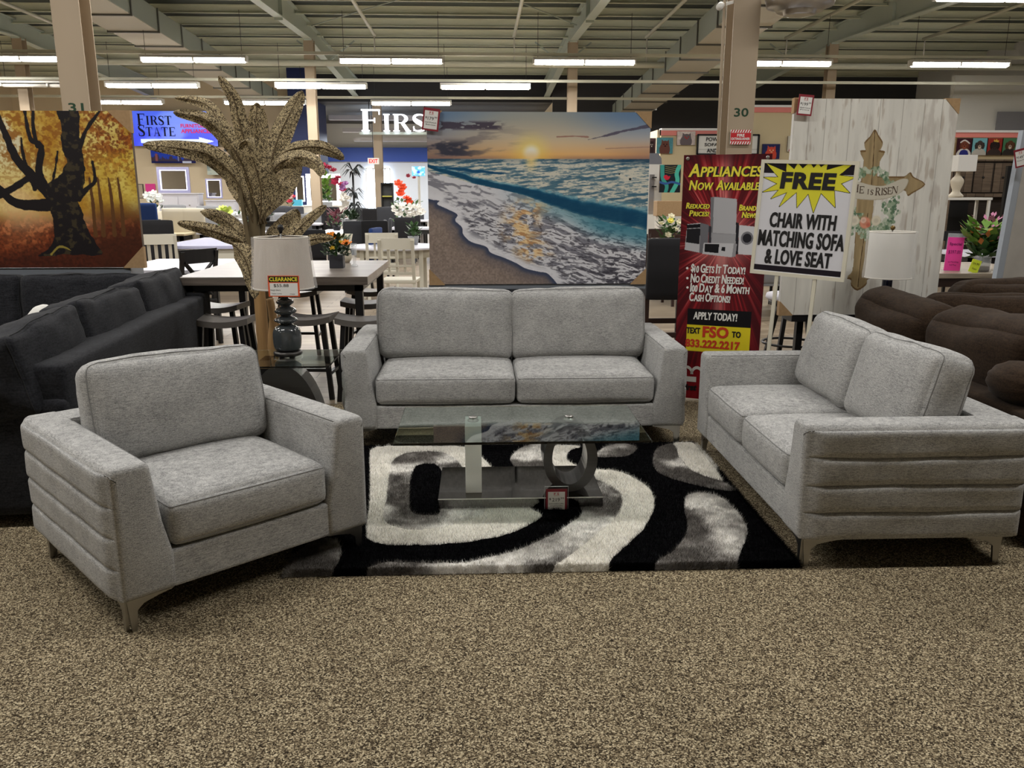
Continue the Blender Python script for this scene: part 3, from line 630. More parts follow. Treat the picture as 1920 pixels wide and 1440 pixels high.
seating('light grey fabric two cushion sofa facing the viewer behind the glass table','sofa','sofa',2.105,1.0,2,(-.825,4.94,0),0,bh=.475,tilt=9,bz=.445,seed=21,by=.63)
seating('light grey fabric loveseat at the right, turned side on','loveseat','loveseat',1.65,.95,2,(1.335,4.85,0),-PI/2,bh=.44,tilt=15,bz=.45,seed=41,by=.60)
# ------------------------------------------------------------------ rug
RX0,RX1,RY0,RY1=-.82,1.36,3.2,4.96
R=Ras(RX1-RX0,RY1-RY0,600,(7,7,9))
gn=fbm(R.U*9,R.V*8,3,4); gn2=fbm(R.U*60,R.V*50,8,3)
shade=sst(.36,.66,gn)[...,None]
greyc=np.array([96,92,88])/255*(1-shade)+np.array([222,219,213])/255*shade; greyc=greyc*(.8+.4*gn2[...,None])
whitec=np.ones_like(greyc)*np.array([236,232,222])/255*(.93+.1*gn2[...,None])
R.c=R.c*(.7+.6*gn2[...,None])
edge=np.zeros(R.U.shape,bool)
for k in('W1','W2','W3','G1','G2','G3','G4','G5','G6','G7','B1'):
    mk=R.inpoly(RUG[k],5,.004)
    if k[0]=='W': R.mix(mk,whitec)
    elif k[0]=='G': R.mix(mk,greyc)
    else: R.mix(mk,np.ones_like(greyc)*np.array([7,7,9])/255)
    er=mk.copy(); er[1:-1,1:-1]&=mk[2:,1:-1]&mk[:-2,1:-1]&mk[1:-1,2:]&mk[1:-1,:-2]; edge=(edge&~mk)|(mk&~er)
rug=thing('shag_rug','black, white and grey swirl patterned shag rug under the glass coffee table','rug',(0,0,0))
PILE=mat('rug_pile',rough=.9,attr='Col',spec=.06)
def rugobj():
    o=R.obj('backing',PILE,rug); me=o.data; ny,nx=R.ny,R.nx
    z=.024+.008*fbm(R.U*90,R.V*80,4,3)+.004*(gn-.5)
    dd=np.minimum.reduce([R.U*R.W,(1-R.U)*R.W,R.V*R.H,(1-R.V)*R.H]); wob=.012*fbm(R.U*14,R.V*12,6,3)
    z=z*sst(0,.02,dd-wob*.5)-edge*.009
    co=np.stack([RX0+R.U*R.W,RY1-R.V*R.H,z+.001],-1); me.vertices.foreach_set('co',co.ravel()); me.polygons.foreach_set('use_smooth',[True]*len(me.polygons)); me.update()
    return o,co
rb,rco=rugobj()
def blades(n=150000):
    u=RNG.random(n);v=RNG.random(n)**.8
    ed=RNG.random(n)<.14; side=RNG.integers(0,3,n)
    v=np.where(ed&(side==0),1-.012*RNG.random(n),v); u=np.where(ed&(side==1),1-.008*RNG.random(n),u); u=np.where(ed&(side==2),.008*RNG.random(n),u)
    j=(u*(R.nx-1)).astype(int); i=(v*(R.ny-1)).astype(int); base=rco[i,j].copy(); base[:,0]=RX0+u*R.W; base[:,1]=RY1-v*R.H
    ang=RNG.random(n)*2*PI; ln=.012+.014*RNG.random(n); lean=np.stack([np.cos(ang),np.sin(ang)],1)*(.006+.012*RNG.random(n))[:,None]
    out=np.zeros((n,2)); out[:,1]=np.where(v>.985,-.012,0); out[:,0]=np.where(u>.99,.01,np.where(u<.01,-.01,0)); lean=lean+out
    w=.0011; pr=np.stack([-np.sin(ang*3),np.cos(ang*3)],1)*w
    a=base.copy();a[:,:2]+=pr;a[:,2]-=.006; b=base.copy();b[:,:2]-=pr;b[:,2]-=.006; t=base.copy(); t[:,:2]+=lean; t[:,2]+=ln*.8
    a[:,2]=np.maximum(a[:,2],.001); b[:,2]=np.maximum(b[:,2],.001)
    co=np.stack([a,b,t],1).reshape(-1,3); me=bpy.data.meshes.new('pile'); me.vertices.add(3*n); me.vertices.foreach_set('co',co.ravel()); me.loops.add(3*n); me.loops.foreach_set('vertex_index',np.arange(3*n,dtype=np.int32)); me.polygons.add(n); me.polygons.foreach_set('loop_start',np.arange(0,3*n,3,dtype=np.int32)); me.update(calc_edges=True)
    c=R.c[i,j]*(.8+.4*RNG.random((n,1))); c=s2l(np.clip(c,0,1)); cc=np.ones((n,3,4)); cc[:,:,:3]=c[:,None,:]
    ca=me.color_attributes.new('Col','FLOAT_COLOR','POINT'); ca.data.foreach_set('color',cc.ravel()); me.materials.append(PILE); o=link('pile',me,rug); o['kind']='stuff'
blades()
# ------------------------------------------------------------------ price tags
def price_tag(name,label,loc,rz,w,h,price,sub,tilt=0.,pouch=True,parent_rot=None):
    o=thing(name,label,'price tag',loc,rz)
    if tilt: o.rotation_euler=(0,tilt,rz)
    MB().box(-w/2,w/2,-.0015,.0015,-h/2,h/2).build('card',REDP,o)
    MB().box(-w*.4,w*.4,-.0022,-.0016,-h*.42,h*.38).build('label_paper',PAPER,o)
    m=MB(); letters(m,price[0],-w*.3,h*.07,w*.09,h*.1,y=-.003,bold=.01); letters(m,price[1],-w*.02,h*.04,w*.36,h*.15,y=-.003,bold=.0); letters(m,price[2],w*.28,h*.1,w*.16,h*.08,y=-.003)
    for i,t in enumerate(sub): letters(m,t,0,-h*(.13+.1*i),w*.7*(1-.12*i),h*.055,y=-.003)
    m.build('writing',INK,o)
    m=MB(); letters(m,'F S',0,h*.29,w*.24,h*.09,y=-.003,bold=.03); m.box(-w*.14,w*.14,-.0032,-.0028,h*.215,h*.225); m.box(-w*.14,w*.14,-.0032,-.0028,h*.345,h*.352); m.build('emblem',mat('faded_red_print',(190,70,80)),o)
    if pouch:
        m=MB(); 
        for a,b,c,d in((-w*.56,w*.56,-h*.56,-h*.54),(-w*.56,w*.56,h*.6,h*.615),(-w*.56,-w*.545,-h*.56,h*.61),(w*.545,w*.56,-h*.56,h*.61)): m.box(a,b,-.003,.003,c,d)
        m.build('plastic_sleeve',mat('sleeve_edge',(190,190,190),rough=.3),o)
    return o
# ------------------------------------------------------------------ glass coffee table
t=thing('coffee_table','glass coffee table with a white leg and a grey oval ring on a mirrored base','coffee table',(0,0,0))
top=MB(); top.box(-.392,.79,3.60,4.255,.440,.452,.002); g=top.build('glass_top',mat('table_glass',(232,246,240),trans=1.,rough=0.,ior=1.5),t)
MIR=mat('smoked_mirror',(120,118,116),rough=.06,metal=1.)
MB().box(-.207,.612,3.855,4.34,.033,.085,.003).build('base_plinth',MIR,t)
MB().box(-.207,.612,3.8535,3.8555,.080,.085).build('base_edge',mat('polished_edge',(230,228,222),rough=.2),t)
m=MB(); m.box(-.072,.01,3.93,4.12,.085,.425,.003); m.build('white_leg',mat('gloss_white',(235,235,232),rough=.15,coat=.5),t)
# ring: oval band, wide at the foot
m=MB(); rings=[]; n=40
cxr,cy=.455,4.02
outr=[];inr=[]
for i in range(n):
    a=2*PI*i/n; ox=.136*math.cos(a)*(1.0+.0*math.sin(a)); oz=.170*math.sin(a)
    ix=.088*math.cos(a); iz=.138*math.sin(a)
    outr.append((cxr+ox,.255+oz)); inr.append((cxr-.004+ix,.262+iz))
for y0,y1 in((3.93,4.12),):
    vs=[(a,y0,b) for a,b in outr]+[(a,y0,b) for a,b in inr]+[(a,y1,b) for a,b in outr]+[(a,y1,b) for a,b in inr]; fs=[]
    for i in range(n):
        j=(i+1)%n; fs+=[(i,j,n+j,n+i),(2*n+i,3*n+i,3*n+j,2*n+j),(i,2*n+i,2*n+j,j),(n+i,n+j,3*n+j,3*n+i)]
    m.add(vs,fs)
m.build('oval_ring',mat('dark_grey_gloss_wood',(66,64,63),rough=.3,coat=.3,noise_=(8,(52,50,50),4,(.3,.3,12),.3)),t)
for x in(-.031,.455):
    m=MB(); m.lathe([(.028,.4255),(.028,.431),(.016,.433),(.016,.4395)],x,4.03,20); m.build('glass_mount',CHROME,t)
for x in(-.031,.455):
    m=MB(); m.lathe([(.022,.4525),(.022,.456),(.004,.458)],x,4.03,20); m.build('cap',CHROME,t)
price_tag('price_tag','clear sleeved price tag reading 219.99 propped against the coffee table base',(.377,3.838,.075),0,.105,.12,('$','219','99'),('Solid modern coffee','and spinny coffee','table'))
# ------------------------------------------------------------------ loose cushions used by the big sofas
def pillow(parent,name,fab,sm,half,M,seed,bul=(.0,.03,.02),wr=.02,ws=5.,r=.07,seams=False,axis=1,val=.8,n=16):
    return put_cushion(parent,name,fab,sm,half,r,bul,M,seed,axis,val,wr=wr,ws=ws,seams=seams,n=n)
# charcoal sectional ------------------------------------------------
o=thing('sectional_sofa','large charcoal slipcovered sectional sofa at the left edge, its back turned to the armchair','sofa',(-1.92,3.80,0),math.radians(4.2))
def cbox(name,x0,x1,y0,y1,z0,z1,fab,r=.03,wr=.006,seed=0,parent=None,bul=(.006,.006,.006)):
    m,f=cush((x1-x0)/2,(y1-y0)/2,(z1-z0)/2,r,bul,n=14,seed=seed,wr=wr,ws=3.); m.v=[(a+(x0+x1)/2,b+(y0+y1)/2,c+(z0+z1)/2) for a,b,c in m.v]; return m.build(name,fab,parent or o)
cbox('side_frame',-.95,-.005,0.0,.36,.06,.62,CHAR,seed=1)
cbox('seat_base',-1.0,-.2,.3,2.2,.06,.30,CHAR,seed=2)
cbox('back_frame',-.24,0.,.03,2.86,.055,.78,CHAR,seed=3)
cbox('rear_base',-3.2,-.2,1.9,2.86,.06,.30,CHAR,seed=4)
cbox('rear_back_frame',-3.2,-.0,2.64,2.88,.055,.80,CHAR,seed=5)
for i,(y0,y1) in enumerate(((.3,1.1),(1.1,2.0))): 
    cbox('seat_cushion',-1.02,-.26,y0+.01,y1-.01,.29,.47,CHAR,r=.05,seed=6+i,bul=(.01,.01,.02))
for i in range(3): cbox('seat_cushion',-3.15+.95*i,-2.22+.95*i,1.75,2.5,.29,.47,CHAR,r=.05,seed=9+i,bul=(.01,.01,.02))
for i,(yc,ln,zz,tz) in enumerate(((.36,.40,.745,4),(1.27,.49,.765,-2),(2.28,.49,.785,0))):
    M=Matrix.Translation((-.27,yc,zz))@Matrix.Rotation(math.radians(-13),4,'Y')@Matrix.Rotation(math.radians(tz),4,'X')
    put_cushion(o,'back_cushion',CHAR,CSEAM,(.125,ln,.185),.035,(.03,.01,.03),M,30+i,0,.85,wr=.022,ws=5.,slump=.01,n=20,seamname='piping')
for i in range(4):
    M=Matrix.Translation((-.36-.40-.86*i,2.42,.70))@Matrix.Rotation(math.radians(-9),4,'X')
    put_cushion(o,'back_cushion',CHAR,CSEAM,(.425,.11,.27),.04,(.01,.035,.012),M,40+i,1,.82,wr=.015,ws=5.,n=16,seamname='piping')
o=thing('throw_pillow','small white throw pillow poking up behind the charcoal back cushions','pillow',(-2.66,5.15,.47),.5); pillow(o,'filling',mat('white_linen',(214,212,206),rough=.9),GSEAM,(.2,.06,.2),Matrix.Translation((0,0,.16))@Matrix.Rotation(.7,4,'Y'),2,wr=.006)
o=thing('throw_pillow','white throw pillow corner on the charcoal sofa seat at the left edge','pillow',(-2.62,4.25,.5),.2); pillow(o,'filling',MATS['white_linen'],GSEAM,(.22,.2,.06),Matrix.Translation((0,0,.10))@Matrix.Rotation(.2,4,'Y'),3,wr=.006)
# brown sectional -----------------------------------------------------
o=thing('sectional_sofa','dark brown corduroy sectional sofa behind the loveseat at the right edge','sofa',(2.42,3.35,0))
cbox('side_frame',.0,.95,.0,.24,.05,.6,BROWN,seed=1); cbox('back_frame',.0,.26,.1,2.30,.05,.60,BROWN,seed=2); cbox('seat_base',.2,1.0,.1,2.4,.05,.32,BROWN,seed=3)
cbox('rear_base',.9,2.6,1.7,2.6,.05,.32,BROWN,seed=4); cbox('rear_back_frame',.75,2.7,2.42,2.66,.05,.66,BROWN,seed=5)
for i,y in enumerate((.24,.97)): cbox('seat_cushion',.24,1.02,y+.01,y+.72,.30,.47,BROWN,r=.06,seed=6+i,bul=(.01,.01,.03))
def Mx(x,y,z,rx=0,ry=0,rz=0): return Matrix.Translation((x,y,z))@Matrix.Rotation(math.radians(rz),4,'Z')@Matrix.Rotation(math.radians(ry),4,'Y')@Matrix.Rotation(math.radians(rx),4,'X')
pillow(o,'back_cushion',BROWN,BSEAM,(.14,.46,.235),Mx(.32,1.76,.68,ry=-14,rx=3),61,bul=(.09,.02,.02),wr=.022,ws=3.,r=.1,n=20)
pillow(o,'back_cushion',BROWN,BSEAM,(.15,.50,.25),Mx(.36,.84,.69,ry=-16,rx=-3),62,bul=(.1,.02,.02),wr=.022,ws=3.,r=.1,n=20)
pillow(o,'back_cushion',BROWN,BSEAM,(.45,.15,.25),Mx(1.42,2.35,.70,rx=-10),63,bul=(.02,.09,.02),wr=.02,ws=3.,r=.1,n=20)
pillow(o,'back_cushion',BROWN,BSEAM,(.45,.15,.25),Mx(2.28,2.35,.71,rx=-10),64,bul=(.02,.09,.02),wr=.02,ws=3.,r=.1,n=20)
pillow(o,'back_cushion',BROWN,BSEAM,(.46,.14,.2),Mx(1.05,2.02,.68,rx=-30,rz=-14),65,bul=(.02,.08,.02),wr=.02,ws=3.,r=.1,n=20)
o=thing('bolster_pillow','round gathered dark brown pillow on the sofa side behind the loveseat','pillow',(2.54,3.66,.585)); o.scale=(.8,.8,.8)
m=MB(); prof=[(.02,-.0),(.12,.0)]; 
rings=[]
for i in range(11):
    th=-PI/2+PI*i/10
    ring=[]
    for j in range(40):
        a=2*PI*j/40; rr=.17*max(.02,math.cos(th))**.6*(1+.05*math.sin(a*12)*abs(math.sin(th))); ring.append((rr*math.cos(a),.20*math.sin(th),.13+rr*.75*math.sin(a)))
    rings.append(ring)
m.loft(rings); m.build('filling',BROWN,o)
# another brown sofa behind
# ------------------------------------------------------------------ end table, lamp
t=thing('end_table','small glass topped end table with an arched grey base beside the sofa','end table',(-1.22,5.12,0))
MB().box(-.33,.33,-.27,.27,.54,.552,.002).build('glass_top',MATS['table_glass'],t)
m=MB(); n=24; A=[];B=[]
for i in range(n+1):
    a=PI*i/n; A.append((.25*math.cos(a),.02+.5*math.sin(a))); B.append((.15*math.cos(a),.02+.33*math.sin(a)))
for i in range(n): m.prism([A[i],A[i+1],B[i+1],B[i]],-.09,.09,'y')
m.build('arched_base',mat('dark_grey_gloss_wood'),t)
MB().box(-.3,.3,-.2,.2,.0,.035,.003).build('base_plinth',mat('black_gloss',(18,18,20),rough=.15),t)
m=MB(); m.box(-.13,-.07,-.08,.08,.035,.54); m.build('side_post',mat('black_gloss'),t)
GLZ=mat('grey_glazed_ceramic',(62,66,68),rough=.12,coat=.6)
def shade(parent,r0,r1,z0,z1,m):
    b=MB(); n=40; b.lathe([(r0,z0),(r1,z1)],n=n,cap=False); b.lathe([(r0-.003,z0),(r1-.003,z1)],n=n,cap=False); s_=b.build('lamp_shade',m,parent)
    b=MB(); b.tube([((r0+.0)*math.cos(a),(r0)*math.sin(a),z0) for a in np.linspace(0,2*PI,40)[:-1]],.004,6,closed=True); b.build('lower_rim',MATS.get('rim') or mat('rim',(226,220,208),rough=.7),s_)
    b=MB(); b.tube([((r1+.0)*math.cos(a),(r1)*math.sin(a),z1) for a in np.linspace(0,2*PI,40)[:-1]],.004,6,closed=True); b.build('upper_rim',mat('rim'),s_)
    return s_
def plastic(parent,r0,r1,z0,z1,seed=0):
    b=MB(); n=72; K=16; vs=[];fs=[]
    for i in range(K+1):
        t_=i/K; z=z0+(z1-z0)*t_; r=r0+(r1-r0)*t_
        for j in range(n):
            a=2*PI*j/n; rr=r+.006+.010*noise.noise(Vector((math.cos(a)*6,math.sin(a)*6,t_*1.5+seed)))+.004*noise.noise(Vector((math.cos(a)*16,math.sin(a)*16,t_*5+seed))); vs.append((rr*math.cos(a),rr*math.sin(a),z))
    for i in range(K):
        for j in range(n): fs.append((i*n+j,i*n+(j+1)%n,(i+1)*n+(j+1)%n,(i+1)*n+j))
    b.add(vs,fs,True); return b.build('plastic_wrap',mat('cling_wrap',(255,255,255),rough=.09,trans=0.,spec=1.,alpha=.24),parent)
lx,ly=fl(537,668,.552).x,5.22
LZ=1.045
o=thing('table_lamp','grey stacked gourd table lamp with a plastic wrapped linen shade on the glass end table','lamp',(lx,ly,.552)); o.scale=(1,1,LZ)
m=MB(); m.lathe([(.085,0),(.09,.006),(.09,.02),(.075,.028)],n=32); m.build('foot',mat('pewter',(70,68,66),rough=.35,metal=.8),o)
prof=[(.055,.028),(.08,.04),(.088,.09),(.086,.14),(.072,.17),(.04,.187),(.036,.192),(.06,.2),(.075,.213),(.06,.228),(.036,.237),(.033,.243),(.055,.253),(.069,.268),(.055,.285),(.032,.295),(.03,.30),(.048,.312),(.055,.323),(.045,.336),(.026,.345),(.024,.35),(.038,.36),(.042,.37),(.03,.38),(.014,.388)]
pp=[tuple(q) for q in catmull(prof,3)]; m=MB(); m.lathe(pp,n=40); m.build('lamp_base',GLZ,o)
m=MB(); m.tube([(0,0,.385),(0,0,.735)],.006,8); m.build('stem',CHROME,o)
LIN=mat('linen_shade',(198,186,172),rough=.85,noise_=(90,(186,174,160),2,(1,1,.08),.3))
shade(o,.185,.16,.41,.705,LIN); plastic(o,.19,.166,.405,.708)
m=MB(); m.lathe([(.01,.73),(.012,.74),(.02,.755),(.014,.775),(.004,.78)],n=16); m.build('finial',BLACKM,o)
for a in(0,2.1,4.2):
    MB().tube([(0,0,.715),(.158*math.cos(a),.158*math.sin(a),.703)],.0025,5).build('spider_arm',BLACKM,o)
tg=thing('clearance_tag','orange edged CLEARANCE tag reading 55.88 hung on the front lamp shade','price tag',tuple(at(532,537,5.02)),-.05)
MB().box(-.094,.094,0,.002,-.062,.064).build('card',mat('orange_card',(226,92,48),rough=.5),tg)
MB().box(-.088,.088,-.0012,-.0002,.026,.060).build('heading_band',INK,tg)
MB().box(-.084,.084,-.0012,-.0002,-.056,.020).build('label_paper',PAPER,tg)
m=MB(); letters(m,'CLEARANCE',0,.043,.168,.024,y=-.002,bold=.035); m.build('heading',mat('clearance_yellow',(240,226,60),rough=.5),tg)
m=MB(); letters(m,'$55.88',-.015,.004,.09,.02,y=-.002); letters(m,'North Shore',-.05,-.022,.06,.009,y=-.002); letters(m,'Table Lamp',-.045,-.044,.062,.008,y=-.002); letters(m,'T7654321'[:5],.05,-.046,.03,.006,y=-.002); m.build('writing',INK,tg)
# lamp in front of the cross canvas
o=thing('table_lamp','navy glass table lamp with a plastic wrapped white shade in front of the cross canvas','lamp',(2.88,5.72,.45))
m=MB(); m.lathe([tuple(q) for q in catmull([(.07,0),(.105,.02),(.125,.1),(.12,.18),(.09,.27),(.055,.34),(.036,.42),(.034,.52),(.03,.535)],4)],n=36); m.build('lamp_base',mat('navy_glazed_ceramic',(22,28,60),rough=.1,coat=.7),o)
m=MB(); m.tube([(0,0,.53),(0,0,.86)],.006,8); m.build('stem',CHROME,o)
shade(o,.152,.146,.525,.84,mat('white_shade',(226,224,218),rough=.85)); plastic(o,.158,.154,.52,.846,3)
m=MB(); m.ball((0,0,.868),.017,12); m.build('finial',mat('aged_brass',(120,98,60),rough=.3,metal=.9),o)
o=thing('side_table','dark side table standing behind the brown sofa under the navy lamp','side table',(2.88,5.74,0))
MB().box(-.22,.22,-.2,.22,.42,.45,.004).build('table_top',BLACKM,o)
for x in(-.19,.19):
    for y in(-.17,.19): MB().box(x-.02,x+.02,y-.02,y+.02,0,.42).build('leg',BLACKM,o)
# ------------------------------------------------------------------ tall dried palm
FRY=mat('pierced_dried_leaf',(188,168,130),rough=.8); nt=FRY.node_tree; b_=nt.nodes['Principled BSDF']; N=nt.nodes.new; L=nt.links.new
tc=N('ShaderNodeTexCoord'); n1=N('ShaderNodeTexNoise'); n1.inputs['Scale'].default_value=92; n1.inputs['Detail'].default_value=2.5; n1.inputs['Distortion'].default_value=1.6; L(tc.outputs['Object'],n1.inputs[0])
r_=N('ShaderNodeValToRGB'); r_.color_ramp.elements[0].position=.46; r_.color_ramp.elements[0].color=hx(62,50,34); r_.color_ramp.elements[1].position=.55; r_.color_ramp.elements[1].color=hx(196,178,138); L(n1.outputs[0],r_.inputs[0]); L(r_.outputs[0],b_.inputs['Base Color'])
RIB=mat('dried_rib',(92,76,52),rough=.8); BARK=mat('driftwood_stem',(176,140,92),rough=.75,noise_=(14,(118,88,54),4,(1,1,.12),.22))
DLEAF=mat('dry_olive_stalk',(118,104,76),rough=.8,noise_=(18,(84,72,50),3,(1,1,.1),.3))
PY=5.75
pl=thing('palm_tree','tall artificial palm with pierced tan leaves behind the lamp and end table','plant',(at(492,650,PY).x,PY,0))
px0=pl.location.x
def loc3(x,y,dy=0.): p=at(x,y,PY+dy); return Vector((p.x-px0,p.y-PY,p.z))
def leaf(pts,w,dy0,dy1,fold=.3,curl=0.,prof=None,nm='leaf',seed=0):
    n=len(pts); P3=[loc3(x,y,dy0+(dy1-dy0)*i/(n-1)) for i,(x,y) in enumerate(pts)]; c=[Vector(q) for q in catmull(P3,6)]; k=len(c)
    vs=[];fs=[];W=7
    for i,p in enumerate(c):
        t=i/(k-1); tan=(c[min(i+1,k-1)]-c[max(i-1,0)]).normalized(); view=Vector((.0,-1,.12)); sd=tan.cross(view).normalized(); up=sd.cross(tan).normalized()
        ww=.012+w*float(sst(.06,.40,t))*(1-t**3.2)**.6
        for j in range(W):
            s=(j/(W-1)-.5)*2
            wob=.15*noise.noise(Vector((t*6,s*2,seed)))*w
            vs.append(p+sd*s*ww/2*math.cos(fold*abs(s))+up*(-abs(s)*ww/2*math.sin(fold+curl*t)+wob))
    for i in range(k-1):
        for j in range(W-1): a=i*W+j; fs.append((a,a+1,a+W+1,a+W))
    m=MB(); m.add(vs,fs,True); lf=m.build(nm,FRY,pl)
    MB().tube([q+Vector((0,-.004,0)) for q in c],[.006*(1-.7*i/k) for i in range(k)],6).build('midrib',RIB,lf)
    return lf
Ls=[([(480,330),(462,275),(448,225),(438,185),(410,143)],.085,0,-.1),([(500,420),(455,300),(415,235),(385,195),(328,183)],.08,0,.25),([(495,420),(455,310),(420,255),(380,222),(325,211)],.10,0,-.25),
 ([(485,450),(450,350),(400,295),(350,280),(268,271)],.115,0,-.35),([(478,400),(484,330),(480,260),(482,192)],.17,.02,.1),([(487,420),(490,360),(475,300),(460,262)],.20,-.02,-.18),
 ([(502,330),(518,270),(540,220),(567,170)],.13,.0,.15),([(500,330),(535,285),(590,275),(625,285),(645,299)],.085,0,.2),([(498,360),(520,310),(560,295),(590,305),(604,328)],.10,0,-.2),([(490,420),(515,365),(540,330),(560,300)],.15,.02,.3),
 ([(480,520),(460,460),(420,440),(380,428),(333,418)],.085,0,-.2),([(482,505),(455,450),(420,412),(376,396)],.11,0,.1),([(495,490),(515,450),(540,420),(556,392)],.15,0,.15),([(500,500),(545,445),(580,410),(612,385)],.07,0,.2),
 ([(430,452),(450,470),(465,500),(478,560)],.13,-.25,-.3),([(500,520),(550,465),(590,448),(626,446)],.06,0,-.05),([(490,450),(465,380),(440,345),(425,320)],.13,.03,.2)]
for i,(p,w,a,b) in enumerate(Ls): leaf(p,w*1.22,a,b,fold=.35+.1*(i%3),seed=i*3.3)
def stalk(pts,r0,r1,m,nm,dy=0.,n=10,knob=0):
    P3=[loc3(x,y,dy) for x,y in pts]; P3=[p if p.z>0 else Vector((p.x,p.y,0)) for p in P3]; c=catmull(P3,6); k=len(c); MB().tube([tuple(q) for q in c],[r0+(r1-r0)*i/(k-1)+knob*abs(math.sin(i*1.3))*.004 for i in range(k)],n).build(nm,m,pl)
stalk([(500,735),(492,620),(484,520),(476,440)],.042,.034,BARK,'trunk',0.02,14,1)
stalk([(516,735),(510,650),(512,600),(506,560)],.03,.022,BARK,'trunk',-.12,12,1); stalk([(520,735),(518,640),(530,560),(528,480)],.014,.012,BARK,'trunk',.12,8,1); stalk([(506,735),(508,600),(498,520)],.03,.02,DLEAF,'trunk',.1,10,1)
stalk([(480,480),(476,420),(474,370),(470,320)],.05,.012,DLEAF,'leaf_sheath',0); stalk([(492,500),(488,440),(496,370),(498,320)],.045,.010,DLEAF,'leaf_sheath',.05); stalk([(470,470),(458,410),(448,340),(430,280)],.016,.008,DLEAF,'leaf_stalk',-.08); stalk([(476,480),(462,420),(452,350),(444,300)],.014,.007,DLEAF,'leaf_stalk',-.02); stalk([(488,470),(492,420),(510,360)],.018,.009,DLEAF,'leaf_stalk',.08)
# ------------------------------------------------------------------ big canvases
SIDE=mat('canvas_side_brown',(92,78,66),rough=.8)
def canvas(label,cat,loc,rz,W,H,ras,corners,side=SIDE,lean=0.,cs=.11):
    o=thing('canvas_print',label,cat,loc,rz)
    if lean: o.rotation_euler=(lean,0,rz)
    MB().box(-W/2,W/2,.001,.04,0,H).build('stretcher_frame',side,o)
    ras.obj('picture',M_PRINT,o,z1=H)
    for c in corners:
        sx=-1 if 'L' in c else 1; sz=0 if 'B' in c else 1; x=sx*W/2; z=H*sz; d=1 if not sz else -1
        poly=[(x+sx*.006,z-d*.006),(x-sx*cs,z-d*.006),(x-sx*cs,z),(x,z+d*cs),(x+sx*.006,z+d*cs)]
        MB().prism(poly,-.004,.045,'y').build('corner_protector',CARD,o)
    return o
# seascape ----
Wc,Hc=1.62,1.235
S=Ras(Wc,Hc,560); U,V=S.U,S.V; hz=.264
sd=np.hypot((U-.465),(V-.235)*.76)
t_=V/hz
top=np.array([104,134,170])/255.;mid=np.array([196,190,186])/255.;low=np.array([238,176,112])/255.
a=sst(0,.75,t_)[...,None]; b=sst(.5,1.,t_)[...,None]; sky=(top*(1-a)+mid*a)*(1-b)+low*b
S.c=sky
S.mix(sst(.5,.0,U)*.55*sst(.1,.9,t_),(96,92,108)); S.mix(sst(.75,1.05,U)*.5*sst(.55,1,t_),(150,120,120)); S.mix(sst(.5,.1,sd)*.45,(250,214,150)); 
cl=fbm(U*7+V*10,V*34,3,5)
S.mix(sst(.56,.68,cl)*sst(.55,.1,U)*sst(.03,.08,V)*.55,(92,88,100))
S.mix(sst(.5,.62,fbm(U*14,V*30,11,4))*sst(.30,.12,U)*sst(.14,.19,V)*.95,(58,60,76)); S.mix(sst(.56,.6,fbm(U*22,V*60,15,4)+.04)*sst(.36,.3,U)*sst(.04,.06,U)*sst(.045,.065,V)*sst(.11,.09,V)*.9,(70,62,78))
S.stroke([(.72,.155),(.82,.125),(.9,.10),(1.,.075)],.002,.008,(78,72,92),a=.8,warp=.01); S.stroke([(.58,.14),(.66,.135),(.72,.14)],.002,.003,(150,100,90),a=.7,warp=.006); S.stroke([(.8,.205),(1,.195)],.002,.002,(150,110,104),a=.5)
S.mix(sst(.12,.0,sd)*.95,(255,232,130)); S.mix(sst(.05,.015,sd),(255,253,240)); S.mix(sst(.25,.0,abs(U-.465))*sst(.2,.262,V)*.5,(255,190,80)); S.mix(sst(.235,.262,V)*.4*(1-sst(.2,0,abs(U-.465))),(120,92,104))
sea=V>hz
wv=V+.05*U; st=fbm(U*15+wv*8,wv*150/(.5+V),21,5); st2=fbm(U*50,wv*330/(.6+V),23,4)
base=np.ones_like(S.c)*np.array([222,219,204])/255
S.mix(sea*1.,base); dk=sst(.5,.36,st); S.mix(sea*dk*.75,(40,92,122)); S.mix(sea*sst(.5,.34,st2)*.6,(60,104,132)); S.mix(sea*sst(.30,hz,V)*.75*(abs(U-.465)*1.6+.2),(24,56,84))
S.mix(sea*sst(.04,.0,abs(U-.465))*sst(.36,hz,V)*.9,(255,226,150)); S.mix(sea*sst(.75,1.,U)*sst(.33,.27,V)*.4,(20,60,92))
def curve(pts,u): return np.interp(u,[p[0] for p in pts],[p[1] for p in pts])
for pts,th,c in (([(0,.30),(.15,.315),(.3,.335),(.36,.345)],[(0,.008),(.15,.02),(.33,.012),(.37,0)],(24,92,138)),([(0,.305),(.08,.32),(.2,.365),(.325,.402),(.445,.43),(.57,.462),(.69,.497),(.81,.522),(.93,.548),(1,.565)],[(0,.012),(.08,.028),(.2,.036),(.445,.048),(.57,.08),(.69,.098),(.81,.11),(1,.115)],(10,86,124))):
    cy=curve(pts,U)+ (fbm(U*20,U*0+1,2,3)-.5)*.012; hh=curve(th,U); d=(V-cy)/np.maximum(hh,1e-4)
    m=sst(-.1,.15,d)*sst(1.15,.75,d)*(hh>0.001); m=m*(.8+.2*fbm(U*40,V*8,33,3)); S.mix(m,c); S.mix(m*sst(.6,.2,abs(d-.55))*.55,(8,58,92)); S.mix(sst(.25,.0,abs(d+.05))*(hh>.02)*.7*sst(.35,.6,fbm(U*60,V*60,37)),(120,178,196))
